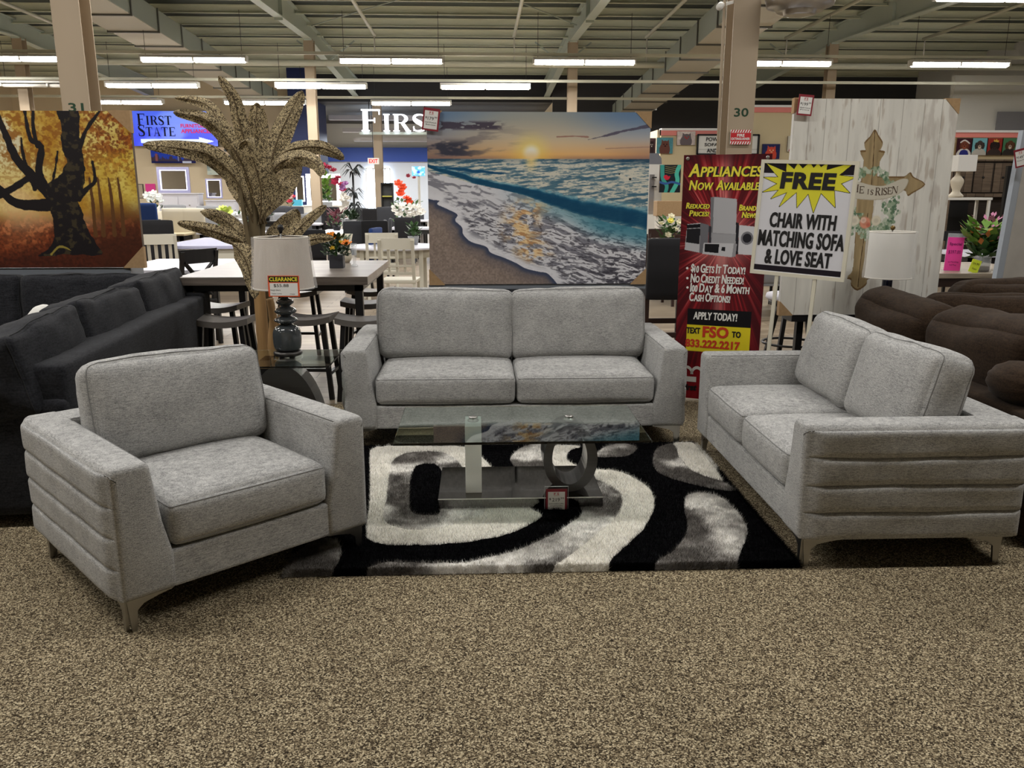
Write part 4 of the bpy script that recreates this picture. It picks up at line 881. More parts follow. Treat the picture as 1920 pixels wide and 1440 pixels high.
# foam below the breaking wave
wy=curve([(0,.335),(.2,.405),(.33,.44),(.45,.48),(.57,.54),(.69,.59),(.81,.63),(1,.68)],U)
shore=[(-.02,.485),(.02,.50),(.05,.505),(.04,.525),(.08,.55),(.13,.585),(.12,.62),(.15,.66),(.155,.70),(.19,.745),(.26,.775),(.28,.81),(.34,.84),(.40,.875),(.44,.905),(.50,.925),(.54,.935),(.57,.97),(.60,1.02)]
sp=[tuple(q) for q in catmull(shore,5)]
inside=S.inpoly(sp+[(-.05,1.1),(-.05,.4)])   # sand
foam=(V>wy)&~inside
aU=U-.0;aV=V-.22*U; wq=fbm(U*9,V*11,47,3)*.9; q1=fbm(aU*24+wq*3,aV*62+wq*4,41,5); q2=fbm(aU*60+wq*5,aV*150+wq*6,43,4); rip=abs(q1-.5)*2*.6+abs(q2-.5)*.9
S.mix(foam*1.,np.ones_like(S.c)*np.array([226,226,232])/255)
S.mix(foam*sst(.5,.36,q1)*.75,(112,112,124)); S.mix(foam*sst(.46,.36,q2)*.7*sst(.45,.6,V),(66,64,74)); 
S.mix(foam*sst(.12,.0,(V-wy))*.75*sst(.25,.6,U),(118,168,182)); S.mix(foam*sst(.6,.95,U)*sst(.1,.25,V-wy)*sst(.52,.44,q1)*.7,(50,48,58)); S.mix(foam*sst(.16,.02,(V-wy))*sst(.62,.8,U)*.6,(40,120,146))
wc=sst(.13,.0,abs(U-.445-.03*np.sin(V*17)-.05*(q1-.5)))*sst(.46,.56,V)*sst(.93,.8,V)
wc=wc*sst(.35,.6,fbm(U*30,V*40,49,3)); S.mix(foam*wc*.85,(252,214,150)); S.mix(foam*wc*sst(.5,.38,q2)*.5,(170,104,62))
D,T=S.dist(sp)
S.mix(foam*sst(.045,.012,D)*.9,(240,240,246)); 
sand=np.ones_like(S.c)*np.array([150,134,124])/255*(.82+.36*fbm(U*150,V*120,51,3)[...,None]); S.mix(inside*1.,sand); S.mix(inside*sst(.55,.35,V)*.6,(180,170,160)); S.mix(inside*sst(.03,.004,D)*.85,(40,62,104)); S.mix(inside*sst(.08,.02,D)*.4,(86,84,96)); S.mix(inside*sst(.05,.0,abs(V-.88+.25*U))*.0,(0,0,0))
for cx_,cy_,r__ in((.915,.38,.006),(.865,.35,.004)): S.ell(cx_,cy_,r__,r__*1.2,(30,40,50))
sc=canvas('wide sunset seascape canvas with waves and sand above the grey sofa','canvas print',(.452,6.22,.886),0,Wc,Hc,S,('TL','TR','BL','BR'),mat('canvas_side_dark',(58,54,58),rough=.8))
tg=price_tag('price_tag','179.99 price tag with red edge on the top left corner of the seascape',tuple(at(808,224,6.19)),0,.118,.155,('$','179','99'),('Solid Wholesale','48x60 Canvas'),tilt=.12,pouch=False)
# console under it
o=thing('console_cabinet','grey metal console cabinet standing behind the sofa under the seascape','cabinet',(.45,6.27,0))
GC=mat('grey_lacquer',(120,126,134),rough=.4)
MB().box(-.78,.78,-.02,.4,.0,.845,.005).build('body',GC,o); MB().box(-.82,.82,-.04,.42,.845,.884,.004).build('cabinet_top',GC,o)
for i in range(3):
    d=MB().box(-.76+.51*i,-.27+.51*i,-.035,-.02,.12,.82,.003).build('door',mat('dark_panel',(52,56,64),rough=.3),o); MB().box(-.31+.51*i,-.295+.51*i,-.05,-.036,.42,.54).build('handle',CHROME,d)
# autumn tree ----
Wt,Ht=1.53,1.25
A=Ras(Wt,Ht,460); U,V=A.U,A.V
def tu(x,y): v=(y-204)/300.; xl=-113.6+44*v; xr=245+24*v; return ((x-xl)/(xr-xl),v)
g=fbm(U*6,V*5,61,5); g2=fbm(U*40,V*36,63,4); g3=fbm(U*90,V*80,67,3)
c1=np.array([188,140,44])/255.;c2=np.array([226,206,120])/255.
k=sst(.3,.7,g)[...,None]; A.c=c1*(1-k)+c2*k; A.mix(sst(.5,.68,g)*sst(.75,.45,U)*sst(.5,.2,V)*.7,(224,222,206))
A.mix(sst(.5,.62,g2)*sst(.45,.25,V)*.75,(142,84,22)); A.mix(sst(.46,.6,g3)*.5*sst(.9,.3,V),(150,98,34)); A.mix(sst(.62,1,U)*sst(.45,.3,V)*sst(.42,.55,g2)*.6,(160,74,20)); A.mix(sst(.53,.62,g3)*sst(.6,.9,U)*sst(.55,.35,V)*.6,(96,44,16)); A.mix(sst(.6,.4,abs(V-.42)*3)*sst(.7,.85,U)*.3,(236,214,70))
gr=sst(.60,.74,V+.03*(g-.5)-.06*sst(.6,1,U)*0); soil=np.ones_like(A.c)*np.array([112,52,26])/255*(.55+.9*g3[...,None]); A.mix(gr,soil); A.mix(gr*sst(.5,.68,g2)*sst(1.0,.7,V)*.75,(214,122,70)); A.mix(gr*sst(.82,.95,V+.2*(U-.4))*.55,(46,18,14)); A.mix(sst(.72,.8,U)*sst(.52,.66,V)*.45,(66,34,20))
for i in range(9):
    u0=.24+.02*i; A.stroke([(.20+.004*i,.42),(u0+.10+.035*i,.72)],.006,.03,(240,206,160),a=.16,smooth=0,soft=.03)
A.mix(sst(.25,.0,np.hypot((U-.36),(V-.60)*.8))*.45,(250,214,164))
DK=(24,20,24)
def ts(pts,w0,w1,c=DK,warp=.010): A.stroke([tu(*p) for p in pts],w0,w1,c,a=1.,warp=warp)
for x in(195,215,232,180): ts([(x,440),(x-4,380),(x-10,330)],.012,.005,(96,62,32),.006)
trunk=[(100,395),(95,370),(80,350),(110,330),(128,300),(122,280),(118,230),(112,200),(130,198),(150,198),(152,240),(158,275),(162,310),(160,350),(150,375),(158,400),(170,440),(190,470),(185,480),(130,478),(75,482),(95,468),(105,440)]
A.poly([tu(*p) for p in trunk],DK,4,warp=.02)
ts([(105,380),(70,382),(30,375),(0,345),(-40,320)],.036,.012); ts([(100,365),(60,320),(35,290),(10,230),(-2,200)],.030,.012); ts([(95,360),(78,320),(82,270),(62,255),(52,200)],.024,.008); ts([(75,270),(68,235),(68,200)],.012,.006); ts([(55,310),(48,280),(46,255)],.010,.005)
ts([(150,370),(165,350),(180,335),(176,300)],.014,.006); ts([(152,275),(165,240),(190,205)],.014,.006); ts([(100,350),(108,310),(112,280)],.008,.004); ts([(70,350),(60,330),(30,350),(0,365)],.012,.02)
A.mix(A.inpoly([tu(*p) for p in trunk],4,.02)*sst(.56,.66,g2)*.45,(104,92,52)); ts([(100,478),(115,462),(135,470)],.006,.004,(150,134,60)); ts([(180,470),(175,450),(170,445)],.014,.006)
canvas('autumn forest canvas with one huge dark twisted tree, at the left edge','canvas print',(-3.56,7.1,.945),0,Wt,Ht,A,('TR','BR'),SIDE,cs=.17)
o=thing('console_cabinet','low dark cabinet holding the autumn canvas behind the charcoal sofa','cabinet',(-3.52,7.3,0)); MB().box(-.6,.6,-.18,.1,.0,.94,.01).build('body',GC,o)
# cross canvas ----
Wx,Hx=1.20,1.555
X=Ras(Wx,Hx,430); U,V=X.U,X.V
def cu(x,y): v=(y-181.5)/(596-181.5); xl=1497-37*v; xr=1805-49*v; return ((x-xl)/(xr-xl),v)
X.c=np.ones_like(X.c)*np.array([226,224,216])/255*(.93+.12*fbm(U*30,V*4,71,4)[...,None])
X.mix(sst(.55,.75,fbm(U*26,V*7,73,5))*.5,(180,172,164)); X.mix(sst(.64,.8,fbm(U*44,V*9,75,4))*.5,(166,152,138))
for u in(.09,.19,.34,.52,.66,.79,.9): X.mix((abs(U-u-.002*np.sin(V*9))<.0022)*.45,(130,124,118))
W1=(160,140,104);W2=(120,94,60)
cross=[cu(*p) for p in((1645,237),(1652,248),(1660,261),(1657,270),(1652,275),(1664,278),(1660,285),(1654,296),(1653,305),(1644,350),(1636,430),(1628,487),(1627,508),(1634,522),(1627,527),(1626,536),(1609,548),(1597,538),(1597,527),(1589,523),(1598,514),(1602,490),(1606,440),(1610,400),(1616,350),(1623,300),(1623,290),(1617,277),(1628,275),(1625,262),(1636,250))]
arm=[cu(*p) for p in((1625,328),(1690,325),(1702,324),(1712,317),(1718,326),(1740,340),(1716,357),(1706,362),(1695,350),(1622,352))]
for p in(arm,cross): X.poly(p,W2,3); 
def shrink(p,k):
    c=np.mean(np.array(p),0); return [tuple(np.array(q)+(c-np.array(q))/max(np.linalg.norm(c-np.array(q)),1e-6)*k) for q in p]
for p in(arm,cross): X.mix(X.inpoly(shrink(p,.009),3)*1.,np.ones_like(X.c)*np.array(W1)/255*(.85+.3*fbm(U*60,V*8,77,4)[...,None]))
X.stroke([cu(1645,240),cu(1637,350),cu(1617,480),cu(1610,540)],.002,.0025,(70,50,34),smooth=3,warp=.004)
def sprig(cx,cy,n,R_,seed,cols=((126,150,120),(158,176,150),(92,122,96),(190,200,180))):
    r=random.Random(seed)
    for i in range(n):
        a=r.random()*2*PI; d=R_*math.sqrt(r.random()); x,y=cu(cx+d*math.cos(a),cy+d*math.sin(a)*.9); s=r.uniform(.006,.014); X.ell(x,y,s*r.uniform(.5,1.2),s*r.uniform(.5,1.),r.choice(cols),a=.85)
for a in np.linspace(-20,330,40):
    if 150<a<175: continue
    sprig(1637+46*math.cos(math.radians(a)),372-58*math.sin(math.radians(a)),7,9,int(a)+50)
sprig(1605,400,50,16,1);sprig(1630,430,60,20,2);sprig(1600,425,40,16,3);sprig(1660,420,50,16,4);sprig(1670,385,40,14,5)
X.mix(X.inpoly([cu(*p) for p in((1612,348),(1644,349),(1640,395),(1608,395))])*1.,np.ones_like(X.c)*np.array(W1)/255*(.85+.3*fbm(U*60,V*8,77,4)[...,None]))
ribbon=[cu(*p) for p in((1585,328),(1610,334),(1640,342),(1665,342),(1695,330),(1708,332),(1700,350),(1680,363),(1650,370),(1610,368),(1582,358))]
X.poly(ribbon,(176,168,148),4); X.poly(shrink(ribbon,.004),(204,198,182),4)
for cx_,cy_,r__,c_ in((1605,410,.030,(226,218,198)),(1646,410,.030,(224,216,194)),(1625,414,.034,(222,150,124)),(1622,409,.018,(236,196,176)),(1631,418,.014,(206,120,98))):
    x,y=cu(cx_,cy_); X.ell(x,y,r__,r__*.8,c_,soft=.2); X.ell(x,y,r__*.5,r__*.35,tuple(v*.93 for v in c_),soft=.3)
xp=at(1650,400,6.12).x
cx=canvas('whitewashed board canvas with a brown wooden cross and flower wreath at the right','canvas print',(2.875,6.12,.655),0,Wx,Hx,X,('TL','TR','BL','BR'),mat('canvas_side_white',(206,204,198),rough=.8),cs=.10)
m=MB()
u0,v0=cu(1600,357)
for i,(ch,x,h) in enumerate((('H',1601,.055),('E',1614,.05),('I',1629,.036),('S',1635,.036),('R',1644,.055),('I',1654.5,.05),('S',1659,.05),('E',1667,.05),('N',1676,.05))):
    u,v=cu(x,[352,354,356,357,358,357.5,357,356,354][i]+3); serif(m,ch,-Wx/2+u*Wx,Hx-v*Hx,h*{'I':.4,'S':.6,'N':.85,'H':.85}.get(ch,.7),h,y=-.002,t=h*.13)
m.build('lettering',mat('brown_ink',(84,66,54)),cx)
price_tag('price_tag','199.99 price tag on the top left corner of the cross canvas',tuple(at(1510,197,6.08)),0,.108,.142,('$','199','99'),('48x60 Canvas','Print'),tilt=.08,pouch=False)
o=thing('easel','low dark easel base holding up the cross canvas','easel',(2.875,6.25,0))
for x in(-.4,.4): MB().bar((x,0,0),(x,-.02,.64),.05).build('leg',BLACKM,o)
MB().box(-.5,.5,-.12,.05,.60,.65).build('ledge',BLACKM,o); MB().bar((0,.5,0),(0,-.05,1.1),.04).build('prop',BLACKM,o)
# ------------------------------------------------------------------ red banner
RB=25
o=thing('banner_stand','tall red appliance advertising banner between the sofa and the loveseat','banner',(1.50+.308*math.cos(math.radians(RB)),6.15-.308*math.sin(math.radians(RB)),0.0),-math.radians(RB))
Wb,Hb=.616,1.80
B=Ras(Wb,Hb,250); U,V=B.U,B.V
def bu(x,y): xl=1283-.062*(y-290); w=166+.0*(y-290); return ((x-xl)/w,(y-288)/466.)
an=np.arctan2((V-.34)*2.9,(U-.52)); rr=np.hypot((V-.34)*2.9,(U-.52))
ray_=fbm(an*14,rr*1.2,81,4)*.6+fbm(an*45,rr*.7,83,2)*.4
B.c=np.ones_like(B.c)*np.array([86,22,28])/255; B.mix(sst(.42,.62,ray_)*.8,(168,34,42)); B.mix(sst(.56,.72,ray_)*sst(1.4,.3,rr)*.85,(236,150,140)); B.mix(sst(.55,.1,rr)*.5,(224,160,152)); B.mix(sst(.7,1.,U)*.5+sst(.2,0,U)*.35,(58,18,24)); B.mix(sst(.08,.0,abs(U-.52))*sst(.5,.68,V)*sst(.66,.6,V)*.0,(0,0,0)); B.mix(sst(.10,.02,abs(U-.50))*(V<.64)*.35,(255,190,180)); B.mix(sst(.84,.88,V)*.7,(150,24,34)); B.mix(sst(.05,.0,V)*.5,(50,14,20))
def bp_(pts,c,smooth=0): B.poly([bu(*p) for p in pts],c,smooth)
bp_([(1334,365),(1343,364),(1384,368),(1380,473),(1334,470)],(150,150,154)); bp_([(1341,365),(1384,368),(1382,432),(1337,430)],(178,178,182)); bp_([(1337,432),(1382,433),(1380,473),(1334,470)],(160,160,164)); bp_([(1334,365),(1341,365),(1337,430),(1333,430)],(118,118,122))
bp_([(1382,410),(1388,412),(1386,468),(1381,470)],(40,38,44))
bp_([(1288,415),(1316,412),(1312,468),(1282,463)],(190,190,194)); bp_([(1287,424),(1314,422),(1311,452),(1285,449)],(34,34,38)); bp_([(1287,416),(1314,414),(1314,421),(1287,423)],(24,24,28)); bp_([(1314,412),(1330,416),(1327,470),(1311,468)],(112,112,118)); bp_([(1330,418),(1335,418),(1334,455),(1329,455)],(56,54,60))
bp_([(1388,415),(1420,418),(1418,470),(1386,469)],(206,206,210))
x_,y_=bu(1403,439); B.ell(x_,y_,.07,.026,(120,120,126)); B.ell(x_,y_,.05,.018,(38,38,44))
bp_([(1320,449),(1378,449),(1374,475),(1317,470)],(196,196,200)); bp_([(1322,451),(1350,451),(1348,468),(1321,466)],(26,26,30)); bp_([(1355,456),(1362,456),(1361,464),(1354,463)],(30,30,34)); bp_([(1378,449),(1384,450),(1381,473),(1374,475)],(150,150,154))
B.rect(.13,.617,.885,.684,(22,20,24)); B.rect(.13,.684,.885,.795,(232,214,44))
B.obj('printed_banner',M_MATTE,o,z1=Hb+.02,y=-.004)
MB().box(-Wb/2,Wb/2,-.003,.0,.02,Hb+.02).build('backing',mat('banner_back',(120,120,120)),o)
YEL=mat('banner_yellow',(236,222,66),rough=.6); 
def bt(name,lines,mt,y,bold,shear=0.,w_=1.):
    for txt,x0,x1,yb,Hpx,kind in lines:
        m=MB(); u0,v0=bu(x0,yb); u1,_=bu(x1,yb); X0=-Wb/2+u0*Wb; Wd=(u1-u0)*Wb; z=Hb+.02-v0*Hb; hh=Hpx/466.*Hb
        for dx in(-.0012,.0012):
            if kind=='sc': smallcaps(m,txt,X0+dx,z,hh,Wd,y=y-dx*.05,bold=bold,shear=shear)
            else: letters(m,txt,X0+Wd/2+dx,z+hh/2,Wd,hh,y=y-dx*.05,bold=bold,shear=shear)
        m.build(name,mt,o)
head=[('Appliances',1291,1432,328,24,'sc'),('Now Available!',1292,1430,352,18,'sc')]
bt('heading_outline',head,INK,-.006,.085,.18); bt('heading',head,YEL,-.007,.02,.18)
side_=[('Reduced',1286,1332,386,11,'sc'),('Prices!',1292,1331,400,11,'sc'),('Brand',1388,1420,389,11,'sc'),('New!',1393,1419,402,11,'sc')]
bt('offer_outline',side_,INK,-.006,.10,.15); bt('offer',side_,YEL,-.007,.02,.15)
bt('terms',[('$10 Gets It Today!',1294,1400,506,17,'sc'),('No Credit Needed!',1293,1397,525,17,'sc'),('100 Day & 6 Month',1292,1408,543,17,'sc'),('Cash Options!',1290,1371,561,17,'sc'),('APPLY TODAY!',1298,1384,596,15,'n')],PAPER,-.007,.022,.08)
m=MB()
for yy in(498,517,535):
    u,v=bu(1287,yy); m.add([(-Wb/2+u*Wb+.009*math.cos(a),-.007,Hb+.02-v*Hb+.009*math.sin(a)) for a in np.linspace(0,2*PI,13)[:-1]],[tuple(range(12))])
m.build('bullet',PAPER,o)
bt('text_line',[('TEXT',1284,1311,624,12,'n'),('TO',1374,1391,627,12,'n')],INK,-.007,.03)
bt('phone_number',[('FSO',1316,1367,630,22,'n'),('833.222.2217',1281,1389,651,16,'n')],mat('banner_orange_red',(206,58,32),rough=.6),-.007,.035)
bt('web_text',[('First',1272,1303,738,13,'n')],INK,-.007,.05,.2)
m=MB()
for cxp,cyp,ra in((1283,705,14),(1304,705,14)):
    for k_ in range(12):
        a=PI*k_/12;b=PI*(k_+1)/12; u,v=bu(cxp,cyp); X0=-Wb/2+u*Wb; z=Hb+.02-v*Hb; r1,r2=.05,.032
        m.add([(X0+r1*math.cos(a),-.007,z+r1*math.sin(a)*1.3),(X0+r1*math.cos(b),-.007,z+r1*math.sin(b)*1.3),(X0+r2*math.cos(b),-.007,z+r2*math.sin(b)*1.3),(X0+r2*math.cos(a),-.007,z+r2*math.sin(a)*1.3)],[(0,1,2,3)])
m.box(-Wb/2+.02,-Wb/2+.17,-.007,-.006,.15,.19); m.build('emblem',PAPER,o)
for x in(-Wb/2+.03,Wb/2-.03):
    m=MB(); m.lathe([(.008,0),(.013,.002),(.013,.004),(.008,.005)],n=14); m.v=[(x+a,-.006-c,Hb-.005+b) for a,b,c in m.v]; m.build('grommet',CHROME,o)
for s in(-1,1):
    MB().tube([(s*.30,.02,Hb+.01),(0,.10,.9),(0,.13,.02)],.006,6).build('stand_pole',BLACKM,o); MB().tube([(s*.29,.01,.03),(0,.13,.8)],.006,6).build('stand_pole',BLACKM,o)
# ------------------------------------------------------------------ FREE sign
RS=38; ws,hs=.590,.715
pL=at(1402,405,5.38)
o=thing('floor_sign','white framed FREE chair with matching sofa and love seat sign on two poles','sign',(pL.x+ws/2*math.cos(math.radians(RS)),pL.y-ws/2*math.sin(math.radians(RS)),0),-math.radians(RS))
o.rotation_euler=(0,math.radians(2.3),-math.radians(RS))
zb=1.035
Fm=MB(); 
for a,b,c,d in((-ws/2,ws/2,hs-.022,hs),(-ws/2,ws/2,0,.022),(-ws/2,-ws/2+.022,0.022,hs-.022),(ws/2-.022,ws/2,.022,hs-.022)): Fm.box(a,b,-.012,.012,zb+c,zb+d)
Fm.build('frame',mat('cream_plastic',(222,217,198),rough=.45),o)
Q=Ras(ws-.04,hs-.04,300,(222,222,228))
def fu(x,y): return ((x-(1133-105*(y-400)/970))/775,(y-398-.025*(x-1130))/965)
Q.rect(0,0,1,.09,(34,28,36)); Q.rect(0,.94,1,.99,(34,28,36))
burst=[fu(*p) for p in((1150,403),(1325,478),(1330,400),(1395,455),(1428,400),(1468,448),(1530,396),(1560,444),(1600,404),(1622,438),(1680,398),(1668,462),(1905,393),(1772,505),(1912,520),(1790,575),(1862,650),(1735,628),(1745,775),(1625,655),(1562,825),(1518,662),(1420,785),(1418,650),(1265,780),(1335,652),(1190,712),(1262,632),(1115,655),(1247,580),(1125,525),(1257,524))]
Q.stroke(burst+[burst[0]],.006,.006,(30,26,20),smooth=0); Q.poly(burst,(226,220,62)); 
qo=Q.obj('sign_face',M_MATTE,o,z1=zb+hs-.02,y=-.006)
def qt(txt,x0,x1,y0,y1,bold,shear=0.):
    a,b=fu(x0,y1);c,d=fu(x1,y0)
    a=fu(x0,(y0+y1)/2)[0];c=fu(x1,(y0+y1)/2)[0]; cz=(b+d)/2
    for dx in((0,) if txt=='FREE' else (-.0018,0,.0018)): letters(m,txt,(-.5+(a+c)/2)*Q.W+dx,zb+hs-.02-cz*Q.H,(c-a)*Q.W,abs(b-d)*Q.H,y=-.008-dx*.05,bold=bold*.8,shear=shear)
m=MB(); qt('FREE',1275,1750,488,622,.06,.05); m.build('heading',INK,o)
m=MB(); qt('CHAIR WITH',1182,1757,842,962,.035,.04); qt('MATCHING SOFA',1076,1826,1003,1130,.035,.04); qt('& LOVE SEAT',1137,1722,1168,1290,.035,.04); m.build('lettering',INK,o)
MB().box(-ws/2+.01,ws/2-.01,-.004,.006,zb+.01,zb+hs-.01).build('backing_board',PAPER,o)
for x in(-.12,.12): MB().box(x-.011,x+.011,-.008,.008,.02,zb+.01).build('pole',mat('cream_plastic'),o)
MB().box(-.2,.2,-.1,.1,0,.02,.004).build('base_plate',mat('cream_plastic'),o)
# ------------------------------------------------------------------ dining furniture kit
CH={}
def dining_chair(style,col,seatc):
    key=(style,col.name,seatc.name)
    o=thing('dining_chair','x','chair')
    w=.46
    m=MB(); m.box(-w/2,w/2,-w/2,w/2,.43,.475,.012); m.build('seat',seatc,o)
    for x in(-w/2+.025,w/2-.025):
        MB().bar((x,w/2-.03,0),(x,w/2-.03,.43),.035).build('leg',col,o); MB().bar((x,-w/2-.03,0),(x,-w/2+.03,.45),.035).build('leg',col,o)
    m=MB()
    if style=='panel':
        f,_=cush(w/2,.03,.27,.025,(.0,.012,.006),n=8,wr=0); m.v=[(a,b-w/2+.01-.12*(c+.27)*.5,c+.74) for a,b,c in f.v]; m.f=f.f;m.mi=f.mi;m.sm=f.sm; m.build('backrest',seatc,o)
    else:
        y0=-w/2+.03;y1=-w/2-.06; 
        for x in(-w/2+.022,w/2-.022): m.bar((x,y0,.45),(x,y1,.98),.04,.03)
        def rail(z0,z1,bow=.02):
            n=6
            for i in range(n):
                a=-w/2+w*i/n;b=-w/2+w*(i+1)/n; ya=y0+(y1-y0)*((z0+z1)/2-.45)/.53
                fa=-bow*(1-(2*i/n-1)**2);fb=-bow*(1-(2*(i+1)/n-1)**2)
                m.prism([(a,ya+fa),(b,ya+fb),(b,ya+fb+.02),(a,ya+fa+.02)],z0,z1,'z')
        rail(.86,1.0)
        if style=='slat':
            rail(.54,.58)
            for i in range(4): x=-.135+.09*i; m.bar((x,y0+.0,.56),(x,y1+.012,.87),.045,.014)
        elif style=='window':
            rail(.54,.575)
            for i in range(3): x=-.10+.10*i; m.bar((x,y0-.015,.56),(x,y1+.01,.87),.03,.014)
            rail(.64,.665); 
        elif style=='x':
            m.bar((-.17,y0-.01,.52),(.19,y1+.015,.88),.05,.015); m.bar((.17,y0-.012,.52),(-.19,y1+.012,.88),.05,.015)
        m.build('backrest',col,o)
    return o
LACQ={n:mat(n,c,rough=.45) for n,c in (('black_lacquer',(24,23,25)),('dark_grey_lacquer',(74,76,80)),('espresso_wood',(52,34,28)),('antique_white_lacquer',(205,201,186)))}
UPH={n:mat(n,c,rough=.8) for n,c in (('navy_upholstery',(24,54,110)),('charcoal_upholstery',(58,60,66)),('mid_grey_upholstery',(140,142,146)),('cream_upholstery',(206,198,178)),('black_upholstery',(26,26,30)),('white_seat',(214,212,220)))}
PROTO={}
def chair(style,col,seat,x,y,rz,label,group=None,s=1.):
    k=(style,col,seat)
    if k not in PROTO: o=dining_chair(style,LACQ[col],UPH.get(seat) or LACQ[seat]); PROTO[k]=o; o.location=(x,y,0); o.rotation_euler=(0,0,rz); o['label']=label
    else: o=copytree(PROTO[k],(x,y,0),rz,label)
    if group: o['group']=group
    elif 'group' in o: del o['group']
    return o
def table(x,y,w,d,h,topm,basem,label,rz=0.,th=.04,apron=.09,round_=False,legs=True,cat='dining table',inset=.05):
    o=thing('dining_table',label,cat,(x,y,0),rz)
    if round_:
        m=MB(); m.lathe([(w/2-.02,h-th),(w/2,h-th+.01),(w/2,h-.008),(w/2-.01,h)],n=40); m.build('table_top',topm,o)
        m=MB(); m.lathe([(w/2-.12,h-th-apron),(w/2-.12,h-th)],n=40); m.build('apron',basem,o)
    else:
        MB().box(-w/2,w/2,-d/2,d/2,h-th,h,.006).build('table_top',topm,o)
        m=MB(); i=inset
        MB().box(-w/2+i,w/2-i,-d/2+i,d/2-i,h-th-apron,h-th).build('apron',basem,o)
    q=.30 if round_ else 1
    for sx in(-1,1):
        for sy in(-1,1):
            lx_=sx*(w/2-inset-.03) if not round_ else sx*w*.30; ly_=sy*(d/2-inset-.03) if not round_ else sy*w*.30
            MB().box(lx_-.03,lx_+.03,ly_-.03,ly_+.03,0,h-th).build('leg',basem,o)
    return o
GWOOD=plank_mat('grey_brown_table_boards',((136,128,120),(116,106,98)),w=.2,l=1.6,mort=(80,70,62),rough=.35)
WTOP=mat('white_table_top',(216,216,226),rough=.3); LILAC=mat('pale_blue_white_top',(190,192,222),rough=.3)
# counter table and stools
table(-1.58,7.22,1.46,1.58,.925,GWOOD,BLACKM,'counter height table with grey plank top behind the lamp, orange roses on it',th=.065,apron=.05)
def stool(x,y,label,rz=0):
    if 'stool' not in PROTO:
        o=thing('counter_stool','x','stool'); m=MB(); n=8
        for i in range(n):
            a=-.21+.42*i/n;b=-.21+.42*(i+1)/n; za=.615+.03*(abs(2*i/n-1))**2;zb_=.615+.03*(abs(2*(i+1)/n-1))**2
            m.prism([(a,za-.045),(b,zb_-.045),(b,zb_),(a,za)],-.15,.15,'y')
        m.build('seat',mat('grey_wood_seat',(108,104,100),rough=.4),o)
        for sx in(-1,1):
            for sy in(-1,1): MB().bar((sx*.2,sy*.14,0),(sx*.15,sy*.11,.59),.035).build('leg',BLACKM,o)
        m=MB(); 
        for sx in(-1,1): m.bar((sx*.185,-.12,.2),(sx*.185,.12,.2),.025)
        m.bar((-.185,0,.2),(.185,0,.2),.025); m.build('stretcher',BLACKM,o); PROTO['stool']=o
        o.location=(x,y,0)
    else: o=copytree(PROTO['stool'],(x,y,0),rz)
    o['label']=label; o.rotation_euler=(0,0,rz); o['group']='stools around the counter table'
for x,y,l in((-1.92,6.32,'saddle seat stool at the near left of the counter table'),(-1.32,6.40,'saddle seat stool at the middle of the near side of the counter table'),(-.87,6.32,'saddle seat stool at the near right of the counter table'),(-2.2,7.1,'saddle seat stool at the left side of the counter table'),(-.98,7.3,'saddle seat stool under the right side of the counter table'),(-1.75,8.15,'saddle seat stool at the far left of the counter table'),(-1.05,8.2,'saddle seat stool at the far right of the counter table')): stool(x,y,l,random.uniform(-.12,.12))
# flowers ---------------------------------------------------------
FL={}
def fm(c): 
    n='petal_%d_%d_%d'%c; return MATS.get(n) or mat(n,c,rough=.6)
LEAFG=mat('leaf_green',(58,92,44),rough=.6); LEAFL=mat('light_leaf_green',(110,150,60),rough=.6); DLEAFG=mat('dark_leaf_green',(38,62,34),rough=.6)
def blooms(parent,name,col,pts,r,petals=6,flat=.5):
    for (x,y,z) in pts:
        m=MB(); R_=Matrix.Rotation(random.uniform(.2,1.2),4,'X')@Matrix.Rotation(random.uniform(0,6),4,'Z')
        for k in range(petals):
            a=2*PI*k/petals
            for lay,(rr,hh) in enumerate(((1.,.15),(.6,.45))):
                c=Vector((math.cos(a+lay*.4)*r*rr*.6,math.sin(a+lay*.4)*r*rr*.6,hh*r)); 
                t=Vector((math.cos(a+lay*.4)*r*rr,math.sin(a+lay*.4)*r*rr,hh*r+r*.25)); s=Vector((-math.sin(a+lay*.4),math.cos(a+lay*.4),0))*r*.42*rr
                vs=[Vector((0,0,0)),c-s,t-s*.5,t+s*.5,c+s]; vs=[R_@v+Vector((x,y,z)) for v in vs]; m.add(vs,[(0,1,2,3,4)])
        m.ball((x,y,z+r*.1),r*.3,6); m.build(name,fm(col),parent)
def foliage(parent,mt,n,R_,z0,z1,ll=.06,seed=0,spread=1.,w=.3):
    r=random.Random(seed); m=MB()
    for i in range(n):
        a=r.random()*2*PI; d=R_*math.sqrt(r.random()); z=z0+(z1-z0)*r.random(); p=Vector((d*math.cos(a),d*math.sin(a),z)); q=p+Vector((math.cos(a)*ll*r.uniform(.3,1)*spread,math.sin(a)*ll*r.uniform(.3,1)*spread,ll*r.uniform(-.1,1))); s=Vector((-math.sin(a),math.cos(a),r.uniform(-.4,.4)))*ll*w
        c=(p+q)/2; m.add([p,c-s,q,c+s],[(0,1,2,3)])
    return m.build('foliage',mt,parent)
def vase_pot(parent,kind,h,r,mt):
    m=MB()
    if kind=='cube': m.box(-r,r,-r,r,0,h,.004)
    elif kind=='glass': m.lathe([(r*.9,0),(r,.01),(r,h),(r*.96,h),(r*.94,.015)],n=24)
    else: m.lathe([(r*.7,0),(r,h),(r*.9,h),(r*.6,.02)],n=20)
    return m.build('pot' if kind!='glass' else 'vase',mt,parent)
